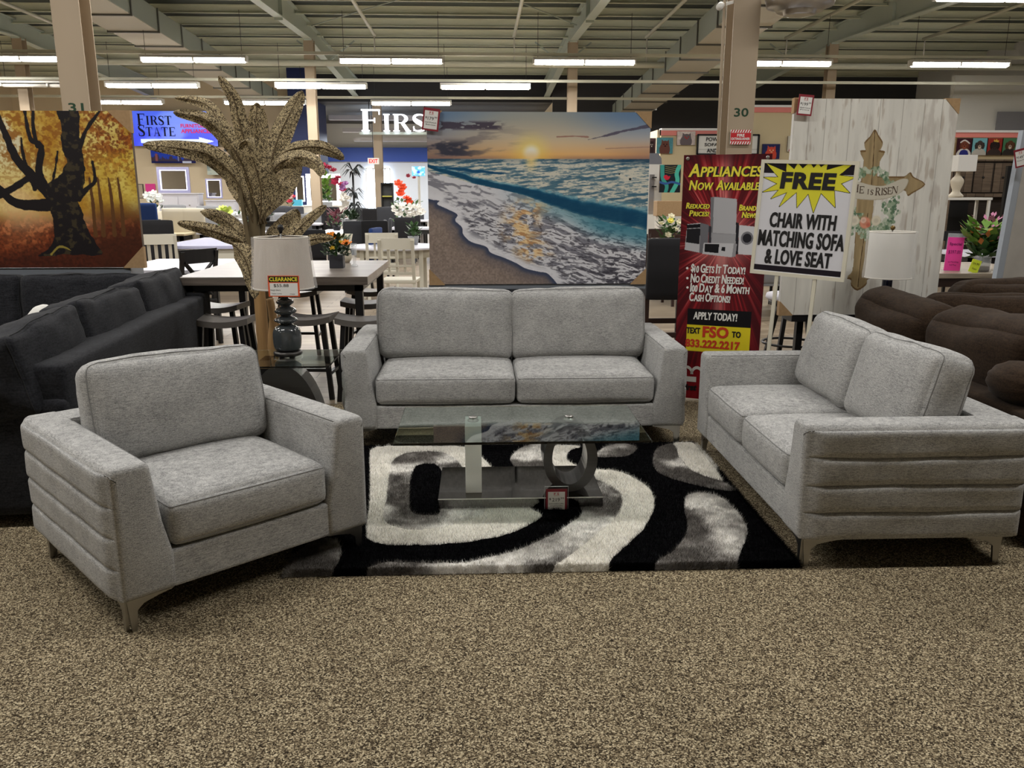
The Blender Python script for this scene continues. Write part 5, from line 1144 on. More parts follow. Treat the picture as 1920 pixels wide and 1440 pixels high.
def plant(label,loc,kind,h,r,mt,bl,fol,cat='flowers',name='potted_flowers'):
    o=thing(name,label,cat,loc); vase_pot(o,kind,h,r,mt)
    for (c,pts,rr) in bl: blooms(o,'bloom',c,pts,rr)
    for (m_,n,R_,z0,z1,ll) in fol: foliage(o,m_,n,R_,z0,z1,ll,seed=n)
    m=MB(); m.tube([(0,0,h*.5),(0,0,h+ (fol[0][4]-h)*.5 if fol else h)],.006,5); m.build('stem',LEAFG,o)
    return o
p=fl(631,503,.925)
plant('orange roses in a dark cube pot on the counter table',(p.x,p.y+.05,.925),'cube',.115,.058,mat('slate_pot',(58,60,68),rough=.5),[((238,150,40),[(-.03,-.06,.26),(-.09,-.03,.235)],.05),((232,140,44),[(.09,-.05,.20)],.052),((226,190,60),[(-.02,-.09,.17),(.05,-.09,.22)],.022)],[(DLEAFG,170,.10,.10,.26,.06),(LEAFG,60,.12,.10,.25,.05)])
p=fl(652,500,.925); o=thing('glass_vase','empty tall clear glass vase beside the orange roses','vase',(p.x+.06,p.y+.0,.925)); m=MB(); m.lathe([(.03,0),(.032,.01),(.012,.03),(.022,.1),(.028,.2),(.026,.2),(.02,.1)],n=20); m.build('vase_body',mat('thin_glass',(235,240,245),rough=.02,alpha=.25,spec=.8),o)
# left white table and x back chair
table(-3.32,9.65,1.2,1.55,.76,WTOP,LACQ['black_lacquer'],'white topped dining table with dark legs right of the autumn canvas')
chair('x','black_lacquer','black_lacquer',-3.05,8.7,math.radians(58),'black cross back dining chair in front of the white topped table beside the autumn canvas')
table(-4.25,14.15,1.35,2.4,.76,LILAC,LACQ['antique_white_lacquer'],'cream farmhouse table with a pale blue lit top and dark edge left of the palm',th=.05,apron=.16)
for sx,yy,l in((-1,13.2,'near left'),(-1,14.6,'far left'),(1,13.4,'near right'),(1,14.8,'far right')):
    chair('slat','antique_white_lacquer','antique_white_lacquer',-4.25+sx*.85,yy,sx*PI/2,'cream slat back chair on the %s side of the cream farmhouse table'%l)
chair('slat','antique_white_lacquer','antique_white_lacquer',-4.45,11.9,math.radians(20),'cream slat back chair turned sideways just left of the farmhouse table')
# round table and window back chairs
table(-1.28,12.9,1.45,1.45,.76,WTOP,LACQ['antique_white_lacquer'],'round white table with cream apron left of the seascape',round_=True,apron=.12)
chair('window','antique_white_lacquer','antique_white_lacquer',-1.0,10.75,math.radians(-4),'large cream dining chair seen from behind beside the seascape left edge')
chair('window','antique_white_lacquer','antique_white_lacquer',-1.38,13.1-.95,math.radians(6),'cream dining chair just beyond the large cream chair beside the seascape')
chair('panel','black_lacquer','navy_upholstery',-1.85,13.4,math.radians(75),'navy upholstered chair on the left side of the round white table')
chair('panel','black_lacquer','black_upholstery',-3.0,13.3,math.radians(0),'black upholstered chair seen from behind above the lamp shade')
# dining sets further back
sets=[(-2.75,17.6,1.1,2.2,WTOP,'dark_grey_lacquer','panel','charcoal_upholstery','pale long table behind the palm'),
 (-8.4,19.5,1.6,1.,WTOP,'black_lacquer','slat','espresso_wood','far white table beside the autumn canvas'),
 (-6.5,17.2,1.5,1.,mat('pale_oak',(196,182,150),rough=.4),'black_lacquer','x','black_lacquer','oak topped table left of the palm'),
 (-1.2,19.6,1.6,1.,WTOP,'dark_grey_lacquer','panel','black_upholstery','middle distance white table left of the seascape'),
 (-4.9,22.3,1.7,1.,WTOP,'black_lacquer','panel','mid_grey_upholstery','white table behind the palm trunk'),
 (-9.9,24.5,1.7,1.,WTOP,'black_lacquer','panel','cream_upholstery','white table below the framed wall mirror'),
 (-2.3,24.8,1.7,1.,WTOP,'black_lacquer','panel','charcoal_upholstery','white table before the bright windows'),
 (-6.5,27.2,1.8,1.,WTOP,'black_lacquer','panel','black_upholstery','white table before the lit vanity mirror'),
 (2.5,12.2,1.5,.9,RUSTIC,'espresso_wood','slat','espresso_wood','rustic table between seascape and banner'),
 (4.0,10.8,1.3,.9,WTOP,'black_lacquer','panel','mid_grey_upholstery','white table seen behind the FREE sign'),
 (7.3,11.2,1.7,1.,WTOP,'black_lacquer','slat','black_lacquer','white table behind the pink special card')]
for (x,y,w,d,tm,bc,st,sc_,desc) in sets:
    table(x,y,w,d,.76,tm,LACQ[bc],desc)
    for sx,sy,l in((-1,-1,'near left'),(1,-1,'near right'),(-1,1,'far left'),(1,1,'far right')):
        if w>d: px_,py_,rz=x+sx*w*.26,y+sy*(d/2+.08),0 if sy<0 else PI
        else: px_,py_,rz=x+sx*(w/2+.08),y+sy*d*.26,(-PI/2 if sx<0 else PI/2)
        chair(st,bc,sc_,px_,py_,rz+random.uniform(-.1,.1),'%s chair, %s of the %s'%(sc_.replace('_',' ').replace(' upholstery','').replace(' lacquer',' painted').replace('espresso wood','espresso wooden'),l,desc.replace('dining ','')),'chairs around the '+desc)
def tall(px,py,Y,up,label,rz=0.,col='black_lacquer'):
    p=at(px,py,Y); o=chair('panel',col,up,p.x,Y,rz,label); o.scale=(1.05,1.05,p.z/1.01)
for px,py,Y,up,l,rz in ((284,381,17.,'navy_upholstery','royal blue tall backed chair beside the right edge of the autumn canvas',-.15),(333,384,19.6,'mid_grey_upholstery','light grey tall backed chair below the lilac lit wall mirror',.1),(397,386,19.4,'mid_grey_upholstery','light grey tall backed chair just left of the palm stalks',-.1),
  (334,390,17.6,'cream_upholstery','cream backed chair in front of the light grey chair, left one of a pair',0.),(368,390,17.6,'cream_upholstery','cream backed chair nearer the palm, right one of a pair',.0),(297,412,13.,'black_upholstery','low black chair in front of the royal blue chair',.2),
  (524,386,24.,'charcoal_upholstery','charcoal tall chair just right of the crimson flowers',.3),(556,387,23.,'charcoal_upholstery','charcoal tall chair below the red and white orchid',0.),(622,388,22.6,'black_upholstery','black tall chair below the right half of the vanity mirror',0.),(672,390,24.5,'charcoal_upholstery','charcoal tall chair below the dark artificial palm',.1),
  (700,391,22.4,'black_upholstery','black tall chair in front of the bright window glare',-.1),(727,388,21.,'charcoal_upholstery','charcoal tall chair below the dark bookshelf',0.),(672,414,15.4,'charcoal_upholstery','charcoal chair right behind the potted orchid',0.),(708,413,15.2,'black_upholstery','black chair left of the white orchid bunch',-.1),(583,430,14.8,'black_upholstery','black chair between the palm leaves and the orange roses',.2)):
    tall(px,py,Y,up,l,rz)
# bar chair
def barchair(x,y,label,rz=0.):
    o=thing('bar_chair',label,'chair',(x,y,0),rz); W=.44
    m,f=cush(W/2,.035,.29,.02,(0,.01,.006),n=8,wr=0); m.v=[(a,b-.2-.05*(c+.29),c+.84) for a,b,c in m.v]; m.build('backrest',UPH['black_upholstery'],o)
    MB().box(-W/2,W/2,-.2,.22,.58,.66,.02).build('seat',UPH['black_upholstery'],o)
    for sx in(-1,1):
        for sy in(-1,1): MB().bar((sx*(W/2-.02),sy*.2,0),(sx*(W/2-.02),sy*.19,.58),.04).build('leg',LACQ['espresso_wood'],o)
    m=MB(); m.bar((-W/2+.02,-.2,.2),(W/2-.02,-.2,.2),.03,.05); m.bar((-W/2+.02,.2,.28),(W/2-.02,.2,.28),.03,.05)
    for sx in(-1,1): m.bar((sx*(W/2-.02),-.2,.24),(sx*(W/2-.02),.2,.24),.03,.04)
    m.build('stretcher',LACQ['espresso_wood'],o)
barchair(1.83,8.1,'black leather counter chair with brown legs between the seascape and the banner'); barchair(1.2,9.2,'black leather counter chair mostly hidden behind the seascape right corner')
# round swivel stool under the FREE sign
o=thing('swivel_stool','round white topped stool with a black foot ring seen under the FREE sign','stool',(2.88,7.45,0))
m=MB(); m.lathe([(.22,.60),(.24,.62),(.23,.655),(.12,.665),(0,.668)],n=32); m.build('seat',mat('white_seat'),o)
m=MB(); m.lathe([(.2,.55),(.21,.60)],n=32); m.build('seat_frame',BLACKM,o)
for a in(0.8,2.37,3.94,5.5): MB().bar((.24*math.cos(a),.24*math.sin(a),0),(.12*math.cos(a),.12*math.sin(a),.56),.035).build('leg',BLACKM,o)
m=MB(); m.tube([(.24*math.cos(a),.24*math.sin(a),.2) for a in np.linspace(0,2*PI,33)[:-1]],.012,6,closed=True); m.build('foot_ring',BLACKM,o)
chair('x','black_lacquer','black_lacquer',3.35,7.2,math.radians(200),'black wooden chair under the cross canvas')
# tulips on rustic table, etc
tp=at(1255,455,11.9)
plant('cream and yellow tulips in a low wooden box between the seascape and the banner',(tp.x,11.9,.76),'cube',.1,.11,RUSTIC,[((232,226,196),[(-.14,-.05,.36),(.0,-.05,.46),(.06,-.08,.28),(.12,-.05,.38),(-.04,-.08,.2)],.05),((232,222,110),[(-.02,-.1,.40),(.08,-.09,.17)],.05)],[(LEAFG,90,.14,.1,.4,.12)])
def pw(label,px0,py0,px1,py1,Y,fn,name='wall_picture',cat='picture',frame=None,th=.03,nx=60,m=None,emit=False):
    """flat picture hung at its place on the wall at depth Y"""
    a=at(px0,py0,Y);b=at(px1,py1,Y); W_=abs(b.x-a.x);H_=abs(a.z-b.z)
    o=thing(name,label,cat,((a.x+b.x)/2,Y,min(a.z,b.z)))
    MB().box(-W_/2,W_/2,.002,th,0,H_).build('panel',frame or SIDE,o)
    if fn: r=Ras(W_,H_,nx); fn(r); r.obj('picture',m or M_MATTE,o,z1=H_)
    return o,W_,H_
# partition walls on the right
YP=16.
for i,(x0,x1,z1) in enumerate(((3.45,4.62,2.70),(4.62,6.6,3.12),(6.6,13.5,2.68))):
    struct(MB().box(x0,x1,YP,YP+.15,0,z1).build('wall_right',mat('cream_partition_paint',(214,198,160),rough=.8)))
    struct(MB().box(x0,x1,YP-.02,YP+.17,z1-.11,z1-.02).build('trim_%d'%(3+i*2),mat('salmon_strip',(232,140,130),rough=.6)))
    struct(MB().box(x0,x1,YP-.03,YP+.18,z1-.02,z1+.02).build('trim_%d'%(4+i*2),PAPER))
slab('wall_right',3.4,3.5,YP+.1,24,0,2.7,WALLB)
# marquee letter board
def f(r): r.c[:]=np.array([226,226,220])/255; [r.rect(0,v-.004,1,v+.004,(190,190,184)) for v in np.linspace(.12,.9,6)]
o,W_,H_=pw('black framed letter board advertising power reclining sofas, behind column 30','1308' and 1308,252,1421,290,YP-.08,f,'letter_board','sign',BLACKM,nx=90)
for a,b,c,d in((0,1,-.02,.06),(0,1,.94,1.02),(-.01,.02,0,1),(.98,1.01,0,1)): MB().box(-W_/2+a*W_,-W_/2+b*W_,-.02,.0,c*H_,d*H_).build('frame',BLACKM,o)
m=MB(); letters(m,'POWER RECLINING',0,H_*.76,W_*.72,H_*.2,y=-.012,bold=.02); letters(m,'SOFAS, LOVESEATS',0,H_*.48,W_*.76,H_*.19,y=-.012,bold=.02); letters(m,'AND SECTIONALS!',0,H_*.2,W_*.68,H_*.2,y=-.012,bold=.02); m.build('lettering',INK,o)
# wall pictures
def catp(bg,body,face):
    def f(r): r.c[:]=np.array(bg)/255*(.85+.3*fbm(r.U*6,r.V*6,5,3)[...,None]); r.ell(.5,.75,.33,.45,body); r.poly([(.28,.42),(.3,.1),(.48,.3),(.58,.3),(.74,.1),(.76,.45)],body); r.ell(.52,.45,.25,.26,body); r.ell(.44,.42,.04,.04,face); r.ell(.62,.42,.04,.04,face); r.ell(.53,.53,.06,.04,face)
    return f
pw('small picture of a brown cat on teal, left on the cream partition',1232,258,1261,288,YP-.05,catp((88,150,160),(112,72,62),(30,20,20)))
pw('small picture of a grey cat in a red bed on the cream partition',1270,246,1303,272,YP-.05,catp((210,196,190),(110,100,104),(190,40,40)))
pw('dark small picture partly hidden behind the seascape edge',1214,259,1229,288,YP-.05,catp((96,70,72),(60,44,46),(220,210,200)))
pw('small red and navy picture right of the letter board',1430,270,1461,298,YP-.05,catp((44,48,92),(210,80,60),(240,200,160)))
def f(r): r.c[:]=np.array([214,210,196])/255; r.stroke([(.2,.95),(.8,.1)],.06,.06,(150,40,36),smooth=0); r.stroke([(.2,.95),(.9,.95)],.06,.06,(150,40,36),smooth=0)
pw('white card with a red angled border beside the cross canvas',1478,255,1494,284,YP-.05,f)
def f(r):
    r.c[:]=np.array([28,34,40])/255; r.stroke([(.1,.0),(.15,.5),(.35,.75),(.3,1.)],.10,.08,(60,150,140)); r.stroke([(.95,.0),(.8,.3),(.85,.6),(.6,1.)],.10,.10,(76,180,160)); r.poly([(.18,.42),(.3,.36),(.42,.42),(.5,.4),(.44,.52),(.28,.54)],(196,40,60),3)
    for v in(.06,.13,.20,.27): r.stroke([(.25,v),(.5,v+.03),(.75,v)],.012,.012,(150,140,90))
    r.stroke([(.0,.62),(.3,.68),(.6,.62),(1,.7)],.05,.05,(54,90,150))
pw('teal and black abstract face painting between the seascape and the banner',1238,309,1275,361,14.,f,th=.05,nx=90)
a=at(1226,352,14.4); o=thing('display_cabinet','narrow white cabinet with a grey arched top right of the seascape','cabinet',(a.x,14.4,0)); MB().box(-.19,.14,0,.4,0,2.02,.01).build('body',WHITE,o); m=MB(); m.prism([(-.17,2.02),(.12,2.02),(.11,2.12),(.05,2.2),(-.1,2.2),(-.16,2.12)],.0,.35,'y'); m.build('arched_top',mat('slate_grey_paint',(120,122,130),rough=.6),o); MB().box(-.08,.0,-.02,0,1.2,1.85).build('glass_panel',mat('grey_mirror',(170,170,172),rough=.2,metal=.6),o)
for z in(1.65,1.8): MB().bar((-.05,-.06,z),(.03,-.06,z),.02).build('hook',BLACKM,o)
o=thing('storage_box','plain cardboard box stacked under the face painting','box',(at(1252,375,13.6).x,13.6,0)); MB().box(-.2,.2,-.15,.15,1.18,1.42,.01).build('carton',CARD,o); MB().box(-.16,.26,-.15,.2,.0,1.18,.01).build('lower_carton',mat('white_carton',(206,200,190),rough=.8),o)
# portraits and hutch on the right
dogs=[((62,28,38),(120,66,48),(48,52,130),'dark red portrait of a dog in a white scarf and blue vest'),((122,182,190),(70,60,56),(190,186,176),'pale blue portrait of a spotted dog in a grey sweater'),((150,50,42),(44,34,32),(60,50,46),'red portrait of a black dog wearing a small gold crown'),((76,124,88),(96,62,42),(52,46,42),'green portrait of a long eared brown dog in a dark coat'),((206,190,150),(74,52,96),(60,44,86),'cream portrait of a purple toned dog at the right edge')]
for i,(bg,body,coat,l) in enumerate(dogs):
    def f(r,bg=bg,body=body,coat=coat,i=i):
        r.c[:]=np.array(bg)/255.; r.poly([(.08,1.02),(.14,.75),(.35,.62),(.65,.62),(.86,.75),(.94,1.02)],(220,216,210) if i==0 else coat,3); r.poly([(.25,1.02),(.3,.75),(.5,.68),(.72,.75),(.78,1.02)],coat,3)
        r.ell(.3,.45,.10,.2,tuple(v*.8 for v in body)); r.ell(.72,.45,.10,.2,tuple(v*.8 for v in body)); r.ell(.51,.4,.22,.26,body); r.ell(.51,.52,.1,.12,(206,190,170) if i in(1,3) else tuple(v*1.25 for v in body)); r.ell(.51,.47,.05,.03,(20,16,18))
        r.ell(.42,.36,.03,.025,(20,16,16)); r.ell(.6,.36,.03,.025,(20,16,16))
        if i==0: r.stroke([(.25,.25),(.5,.12),(.8,.3)],.04,.04,(226,220,214))
        if i==2: r.poly([(.4,.2),(.42,.06),(.5,.14),(.58,.03),(.64,.15),(.74,.1),(.7,.24)],(220,180,80))
    pw(l,1795+28.5*i,259,1821+28.5*i,291,YP-.06,f,nx=50,frame=mat('frame_oak',(150,120,84),rough=.6))
a=at(1790,299,14.5);b=at(1893,366,14.5)
o=thing('hutch','weathered grey brown hutch with doors under the dog portraits','cabinet',((a.x+b.x)/2,14.5,0)); Wh=b.x-a.x; zt=a.z; zm=at(1840,366,14.5).z
MB().box(-Wh/2,Wh/2,0,.4,0,zt-.03,.01).build('body',RUSTIC,o); MB().box(-Wh/2-.05,Wh/2+.05,-.04,.42,zt-.03,zt,.005).build('cornice',RUSTIC,o)
for i in range(3): d=MB().box(-Wh/2+.02+Wh/3*i,-Wh/2+Wh/3*(i+1)-.01,-.02,0,zm+.05,zt-.06).build('door',RUSTIC,o); MB().ball((-Wh/2+Wh/3*(i+.5),-.03,(zm+zt)/2),.02,8).build('knob',BLACKM,d)
MB().box(-Wh/2,-Wh/2+Wh*.32,-.005,.0,.6,zm-.08).build('dark_niche',BLACKM,o); MB().box(-Wh/2-.03,Wh/2+.03,-.12,.0,zm-.03,zm+.03).build('shelf',RUSTIC,o)  # flat black panel stands in for the shade of an open niche
a=at(1803,345,13.8); o=thing('table_lamp','cream turned table lamp with a white square shade beside the hutch','lamp',(a.x-.08,13.8,a.z-.22)); m=MB(); m.lathe([tuple(q) for q in catmull([(.10,0),(.12,.03),(.06,.1),(.09,.2),(.1,.28),(.04,.36),(.03,.42)],3)],n=20); m.build('lamp_base',mat('cream_ceramic',(206,196,176),rough=.5),o); MB().box(-.1,.22,-.14,.14,.42,.68,.01).build('lamp_shade',mat('white_shade'),o)
o=thing('console_table','white console table under the cream lamp','table',(a.x,13.9,0)); MB().box(-.35,.5,-.2,.2,a.z-.26,a.z-.22,.004).build('table_top',WHITE,o)
for sx in(-.32,.46):
    for sy in(-.17,.17): MB().box(sx-.02,sx+.02,sy-.02,sy+.02,0,a.z-.26).build('leg',WHITE,o)
o=thing('door_panel','tall black door panel at the right edge beside the hutch','door panel',(at(1900,360,13.5).x,13.5,0)); MB().box(-.14,.16,0,.06,0,at(1900,311,13.5).z).build('panel',BLACKM,o)
# right table with pink card, flowers
table(5.15,8.75,1.35,1.35,.77,plank_mat('pale_oak_boards',((176,164,146),(150,138,120)),w=.2,l=1.6,mort=(100,90,78),rough=.35),LACQ['espresso_wood'],'pale oak dining table at the right with flowers and a pink card',th=.05)
p=fl(1788,491,.77)
o=thing('price_card','upright bright pink special price card on the pale oak table','sign',(at(1790,460,8.35).x,8.35,.77)); o.rotation_euler=(0,math.radians(2),0)
MB().box(-.085,.085,0,.003,0,.34).build('card',mat('hot_pink_card',(240,70,160),rough=.6),o); m=MB(); letters(m,'Special',0,.27,.13,.035,y=-.003,bold=.02); letters(m,'$397.00',0,.19,.13,.04,y=-.003); letters(m,'w/ Matching',0,.09,.11,.018,y=-.003); letters(m,'6x8 Rug',0,.06,.07,.018,y=-.003); m.build('writing',mat('purple_ink',(110,20,90)),o)
m=MB(); m.box(-.09,.09,-.004,.05,-.0,.004); m.box(-.09,.09,.004,.006,0,.38); m.build('acrylic_holder',mat('thin_glass'),o)
vx=at(1843,480,8.3).x
o=plant('pink and green wildflower bouquet in a glass vase on the pale oak table',(vx,8.3,.77),'glass',.16,.08,mat('thin_glass'),[],[(LEAFG,110,.09,.14,.34,.16),(LEAFL,90,.17,.24,.46,.14),(fm((176,110,140)),70,.17,.32,.56,.06),(fm((196,120,60)),30,.2,.26,.42,.09)])
m=MB(); m.lathe([(.07,.005),(.072,.05),(0,.055)],n=20); m.build('pebbles',mat('brown_pebbles',(96,70,52),rough=.9,bump=(90,1.,.01)),o)
o=thing('price_card','small leaning yellow price tag in front of the wildflower vase','sign',(at(1826,490,8.15).x,8.15,.772)); o.rotation_euler=(0,math.radians(16),0); MB().box(-.05,.05,0,.003,0,.13).build('card',mat('neon_yellow_card',(220,236,60),rough=.6),o); m=MB(); letters(m,'24.99',0,.09,.07,.022,y=-.003); letters(m,'Vase',0,.04,.05,.018,y=-.003); m.build('writing',INK,o)
plant('orange flowers in a white bowl behind the wildflower vase',(at(1893,470,9.1).x,9.1,.77),'pot',.12,.12,WHITE,[((230,90,40),[(0,-.05,.28),(.07,-.03,.24)],.07),((236,120,60),[(-.07,0,.3)],.06)],[(LEAFG,50,.1,.12,.26,.09)])
# white leaning canvas back at the right edge
a=at(1902,350,6.6)
o=thing('canvas_print','pale grey canvas seen at an angle at the right edge of the view','canvas print',(4.55,6.75,.60),math.radians(18)); o.rotation_euler=(0,math.radians(4),math.radians(18))
MB().box(-.32,.9,0,.04,0,1.42).build('stretcher_frame',mat('pale_grey_canvas',(168,176,186),rough=.7),o); MB().box(-.25,.9,-.003,0,.05,1.4).build('picture',mat('cream_grey_print',(196,192,184),rough=.7,noise_=(5,(176,172,166),3,(1,1,1),.3)),o)
o2=thing('cabinet_stand','low dark stand under the pale canvas at the right edge','stand',(4.85,6.9,0)); MB().box(-.5,.5,-.2,.2,0,.56,.01).build('body',BLACKM,o2)
price_tag('price_tag','tilted price tag with dark red edge at the right edge above the pale canvas',tuple(at(1914,296,6.55)),0,.10,.14,('$','149','99'),('Canvas Print',),tilt=-.25,pouch=False)
# right background
o=thing('wall_screen','grey wall panel high on the white wall at the right','panel',tuple(at(1905,245,25.8))); MB().box(-.65,1.,-.02,.02,0,.55).build('panel',mat('grey_panel',(124,124,130),rough=.5),o)
struct(MB().box(14.5,17.5,25.9,26.1,0,5.0).build('wall_right',mat('off_white_wall')))
# --------------------------------------------------------------- left background: sign, pictures, mirrors
YS=35.6
def f(r):
    r.c[:]=(np.array([70,96,222])/255)*(1-sst(0,1,r.V))[...,None]+np.array([58,70,214])/255*sst(0,1,r.V)[...,None]; r.mix(sst(.35,.7,fbm(r.U*4,r.V*3,5,3))*sst(.0,.3,r.U)*.55,(150,176,240))
    r.poly([(.1,.80),(.78,.80),(.78,.74),(.96,.86),(.78,.97),(.78,.91),(.1,.91)],(206,220,250))
scrm=mat('lit_screen',rough=.3,attr='Col',emit=1.1)
o,W_,H_=pw('blue lit FIRST STATE screen with an arrow on the far beige wall',243,208,409,274,YS,f,'lit_sign','sign',BLACKM,th=.15,nx=160,m=scrm)
m=MB(); serif_word(m,'FIRST',-W_*.42,H_*.60,H_*.26,W_*.40,y=-.03); serif_word(m,'STATE',-W_*.42,H_*.28,H_*.26,W_*.43,y=-.03); m.build('lettering',mat('sign_navy',(20,24,60)),o)
m=MB(); letters(m,'FURNITURE &',W_*.26,H_*.58,W_*.36,H_*.11,y=-.03,bold=.04); letters(m,'APPLIANCES',W_*.26,H_*.43,W_*.36,H_*.12,y=-.03,bold=.04); m.build('red_lettering',mat('sign_red_glow',(226,60,110),emit=.6),o)
def f(r): r.c[:]=np.array([40,70,190])/255; r.mix((fbm(r.U*26,r.U*0+1,5,3)*.7+.1>1-r.V),(70,60,80)); r.rect(.0,.85,1,1,(26,30,90)); r.rect(.1,.3,.14,.85,(150,90,90)); r.rect(.6,.25,.63,.85,(140,150,190)); r.rect(.7,.86,.9,1,(206,214,240))
pw('blue city skyline poster under the FIRST STATE screen',282,281,367,306,YS,f,nx=80)
def f(r): r.c[:]=np.array([226,206,180])/255; r.mix(sst(.45,.6,fbm(r.U*4,r.V*9,9,4)),(96,104,110)); r.mix(sst(.5,.9,r.V)*.8,(196,214,206))
pw('beach print right of the skyline poster, behind the palm leaves',385,276,440,328,YS,f,nx=60)
MIRR=mat('mirror_silver',(200,200,204),rough=.03,metal=1.)
LEDF=mat('led_frame',(220,222,255),emit=2.2)
def mirror(px0,py0,px1,py1,Y,label,fr,led=None,bulbs=False):
    a=at(px0,py0,Y);b=at(px1,py1,Y); W_=b.x-a.x;H_=a.z-b.z; o=thing('wall_mirror',label,'mirror',((a.x+b.x)/2,Y,b.z)); t=.09*W_
    m=MB()
    for q in((-W_/2,W_/2,0,t),(-W_/2,W_/2,H_-t,H_),(-W_/2,-W_/2+t,t,H_-t),(W_/2-t,W_/2,t,H_-t)): m.box(q[0],q[1],-.03,.03,q[2],q[3])
    m.build('frame',fr,o); MB().box(-W_/2+t,W_/2-t,0,.01,t,H_-t).build('mirror_glass',MIRR,o)
    if led:
        m=MB(); t2=t*1.25
        for q in((-W_/2+t,W_/2-t,H_-t2,H_-t),(W_/2-t2,W_/2-t,t,H_-t),(-W_/2+t,-W_/2+t2,t,H_-t),(-W_/2+t,W_/2-t,t,t2)): m.box(q[0],q[1],-.035,-.005,q[2],q[3])
        m.build('light_strip',led,o)
    if bulbs:
        for i in range(6):
            for sx in(-1,1): m=MB(); m.ball((sx*(W_/2-t*.5),-.07,H_*(.1+.16*i)),.045*W_/1.2,8); m.build('bulb',mat('vanity_bulb',(255,255,255),emit=12.),o)
    return o
mirror(293,313,358,362,32.,'large wall mirror with a pale lilac lit frame below the skyline poster',mat('lilac_frame',(176,176,214),rough=.3,metal=.4),LEDF)
mirror(385,335,418,372,32.,'smaller lilac framed mirror behind the palm',mat('lilac_frame'),LEDF)
mirror(573,326,640,384,29.,'lit vanity mirror with bulbs down both sides',mat('white_glow_frame',(240,240,250),emit=1.5),mat('led_white',(255,255,255),emit=6.),True)
mirror(553,330,572,378,29.6,'narrow lit mirror left of the bulb vanity mirror',mat('white_glow_frame'),mat('led_white'),False)
def dresser(px0,px1,py0,Y,label,mt,h=None):
    a=at(px0,py0,Y);b=at(px1,py0,Y); o=thing('dresser',label,'dresser',((a.x+b.x)/2,Y,0)); W_=b.x-a.x; z=a.z
    MB().box(-W_/2,W_/2,0,.5,.08,z-.04,.01).build('body',mt,o); MB().box(-W_/2-.03,W_/2+.03,-.03,.52,z-.04,z,.005).build('dresser_top',mt,o); MB().box(-W_/2+.03,W_/2-.03,.02,.48,0,.08).build('plinth',mt,o)
    for i in range(2):
        for j in range(2):
            x=-W_/2+.04+(W_/2-.02)*i; d=MB().box(x,x+W_/2-.08,-.02,0,.14+(z-.24)/2*j,.14+(z-.24)/2*(j+1)-.03).build('drawer',mt,o); MB().ball((x+W_/4,-.03,.14+(z-.24)/2*(j+.5)),.03,6).build('knob',CHROME,d)
dresser(296,372,362,31.,'silver white dresser below the lilac lit mirror',mat('silver_white_paint',(196,196,204),rough=.4))
dresser(385,440,375,31.,'pale dresser behind the palm trunk',mat('silver_white_paint'))
dresser(565,648,385,28.5,'white vanity desk under the bulb mirror',WHITE)
o=thing('price_card','bright pink sale card on the far beige wall','sign',tuple(at(283,364,35.9))); MB().box(-.2,.2,0,.02,0,.42).build('card',mat('hot_pink_card'),o)
mirror(255,345,271,372,32.,'small grey framed mirror beside the pink sale card',mat('pewter'),None)
o=thing('storage_tote','small teal blue carton beside the vanity desk','box',(at(557,380,28.4).x,28.4,at(557,386,28.4).z)); MB().box(-.15,.15,0,.2,0,.2).build('carton',mat('cyan_carton',(80,180,210),rough=.6),o); 
b_=at(557,386,28.4).z; o=thing('small_stand','low white stand under the teal carton','stand',(at(557,380,28.4).x,28.5,0)); MB().box(-.2,.2,-.12,.12,0,b_,.01).build('body',WHITE,o)
# blue chair and grey sofas row handled by sets; bookshelf
a=at(725,343,30.); o=thing('bookshelf','dark open bookshelf in front of the far grey wall','shelf',(a.x,30,0)); m=MB(); 
for x in(-.19,.19): MB().box(x-.02,x+.02,0,.3,0,a.z).build('side_panel',BLACKM,o)
for i in range(5): z=.1+(a.z-.12)*i/4; MB().box(-.19,.19,0,.3,z-.02,z+.02).build('shelf_board',BLACKM if i!=3 else mat('pale_yellow_board',(190,190,90)),o)
MB().box(-.19,.19,.29,.3,0,a.z).build('back_panel',LACQ['dark_grey_lacquer'],o)
# tv
def f(r): r.c[:]=np.array([90,170,236])/255; r.mix(sst(.45,.65,fbm(r.U*6,r.V*5,9,3)),(190,226,250)); r.ell(.5,.6,.12,.15,(40,90,210))
pw('bright blue television showing clouds beside the seascape left edge',772,312,797,330,30.,f,'television','television',BLACKM,nx=50,m=scrm)
o=thing('screen_stand','thin grey post holding the blue television','stand',(at(785,330,30).x,30.05,0)); MB().box(-.04,.04,0,.06,0,at(785,330,30).z).build('post',FIX,o)
# exit sign
a=at(700,302,33.9); o=thing('exit_sign','red and white EXIT sign hanging below the blue band','sign',tuple(a)); MB().box(-.22,.22,0,.06,-.12,.12).build('housing',PAPER,o); m=MB(); letters(m,'EXIT',0,0,.34,.15,y=-.005,bold=.03); m.build('lettering',mat('exit_red',(226,40,44),emit=1.),o)
MB().tube([(0,.03,.12),(0,.03,5.02-a.z)],.01,5).build('hanger',BLACKM,o)
# lit letters
a=at(678,246,33.9);b=at(862,205,33.9); o=thing('lit_letter_sign','big glowing white roman letters FIRST on the dark bulkhead behind the seascape','sign',(a.x,33.9,a.z)); Hh=b.z-a.z
m=MB(); wtot=at(797,246,33.9).x-a.x; serif_word(m,'FIRST',0,0,Hh*.78,wtot*1.30,depth=.08,first=1.27,thick=.2); m.build('lettering',mat('lit_white_letter',(245,248,255),emit=2.6),o)
MB().box(-.1,wtot*1.35,.1,.16,-.12,-.02).build('mounting_rail',STEEL,o)
for x_ in(.3,wtot):
    MB().tube([(x_,.13,-.02),(x_,.13,5.0-a.z)],.015,5).build('hanger',BLACKM,o)
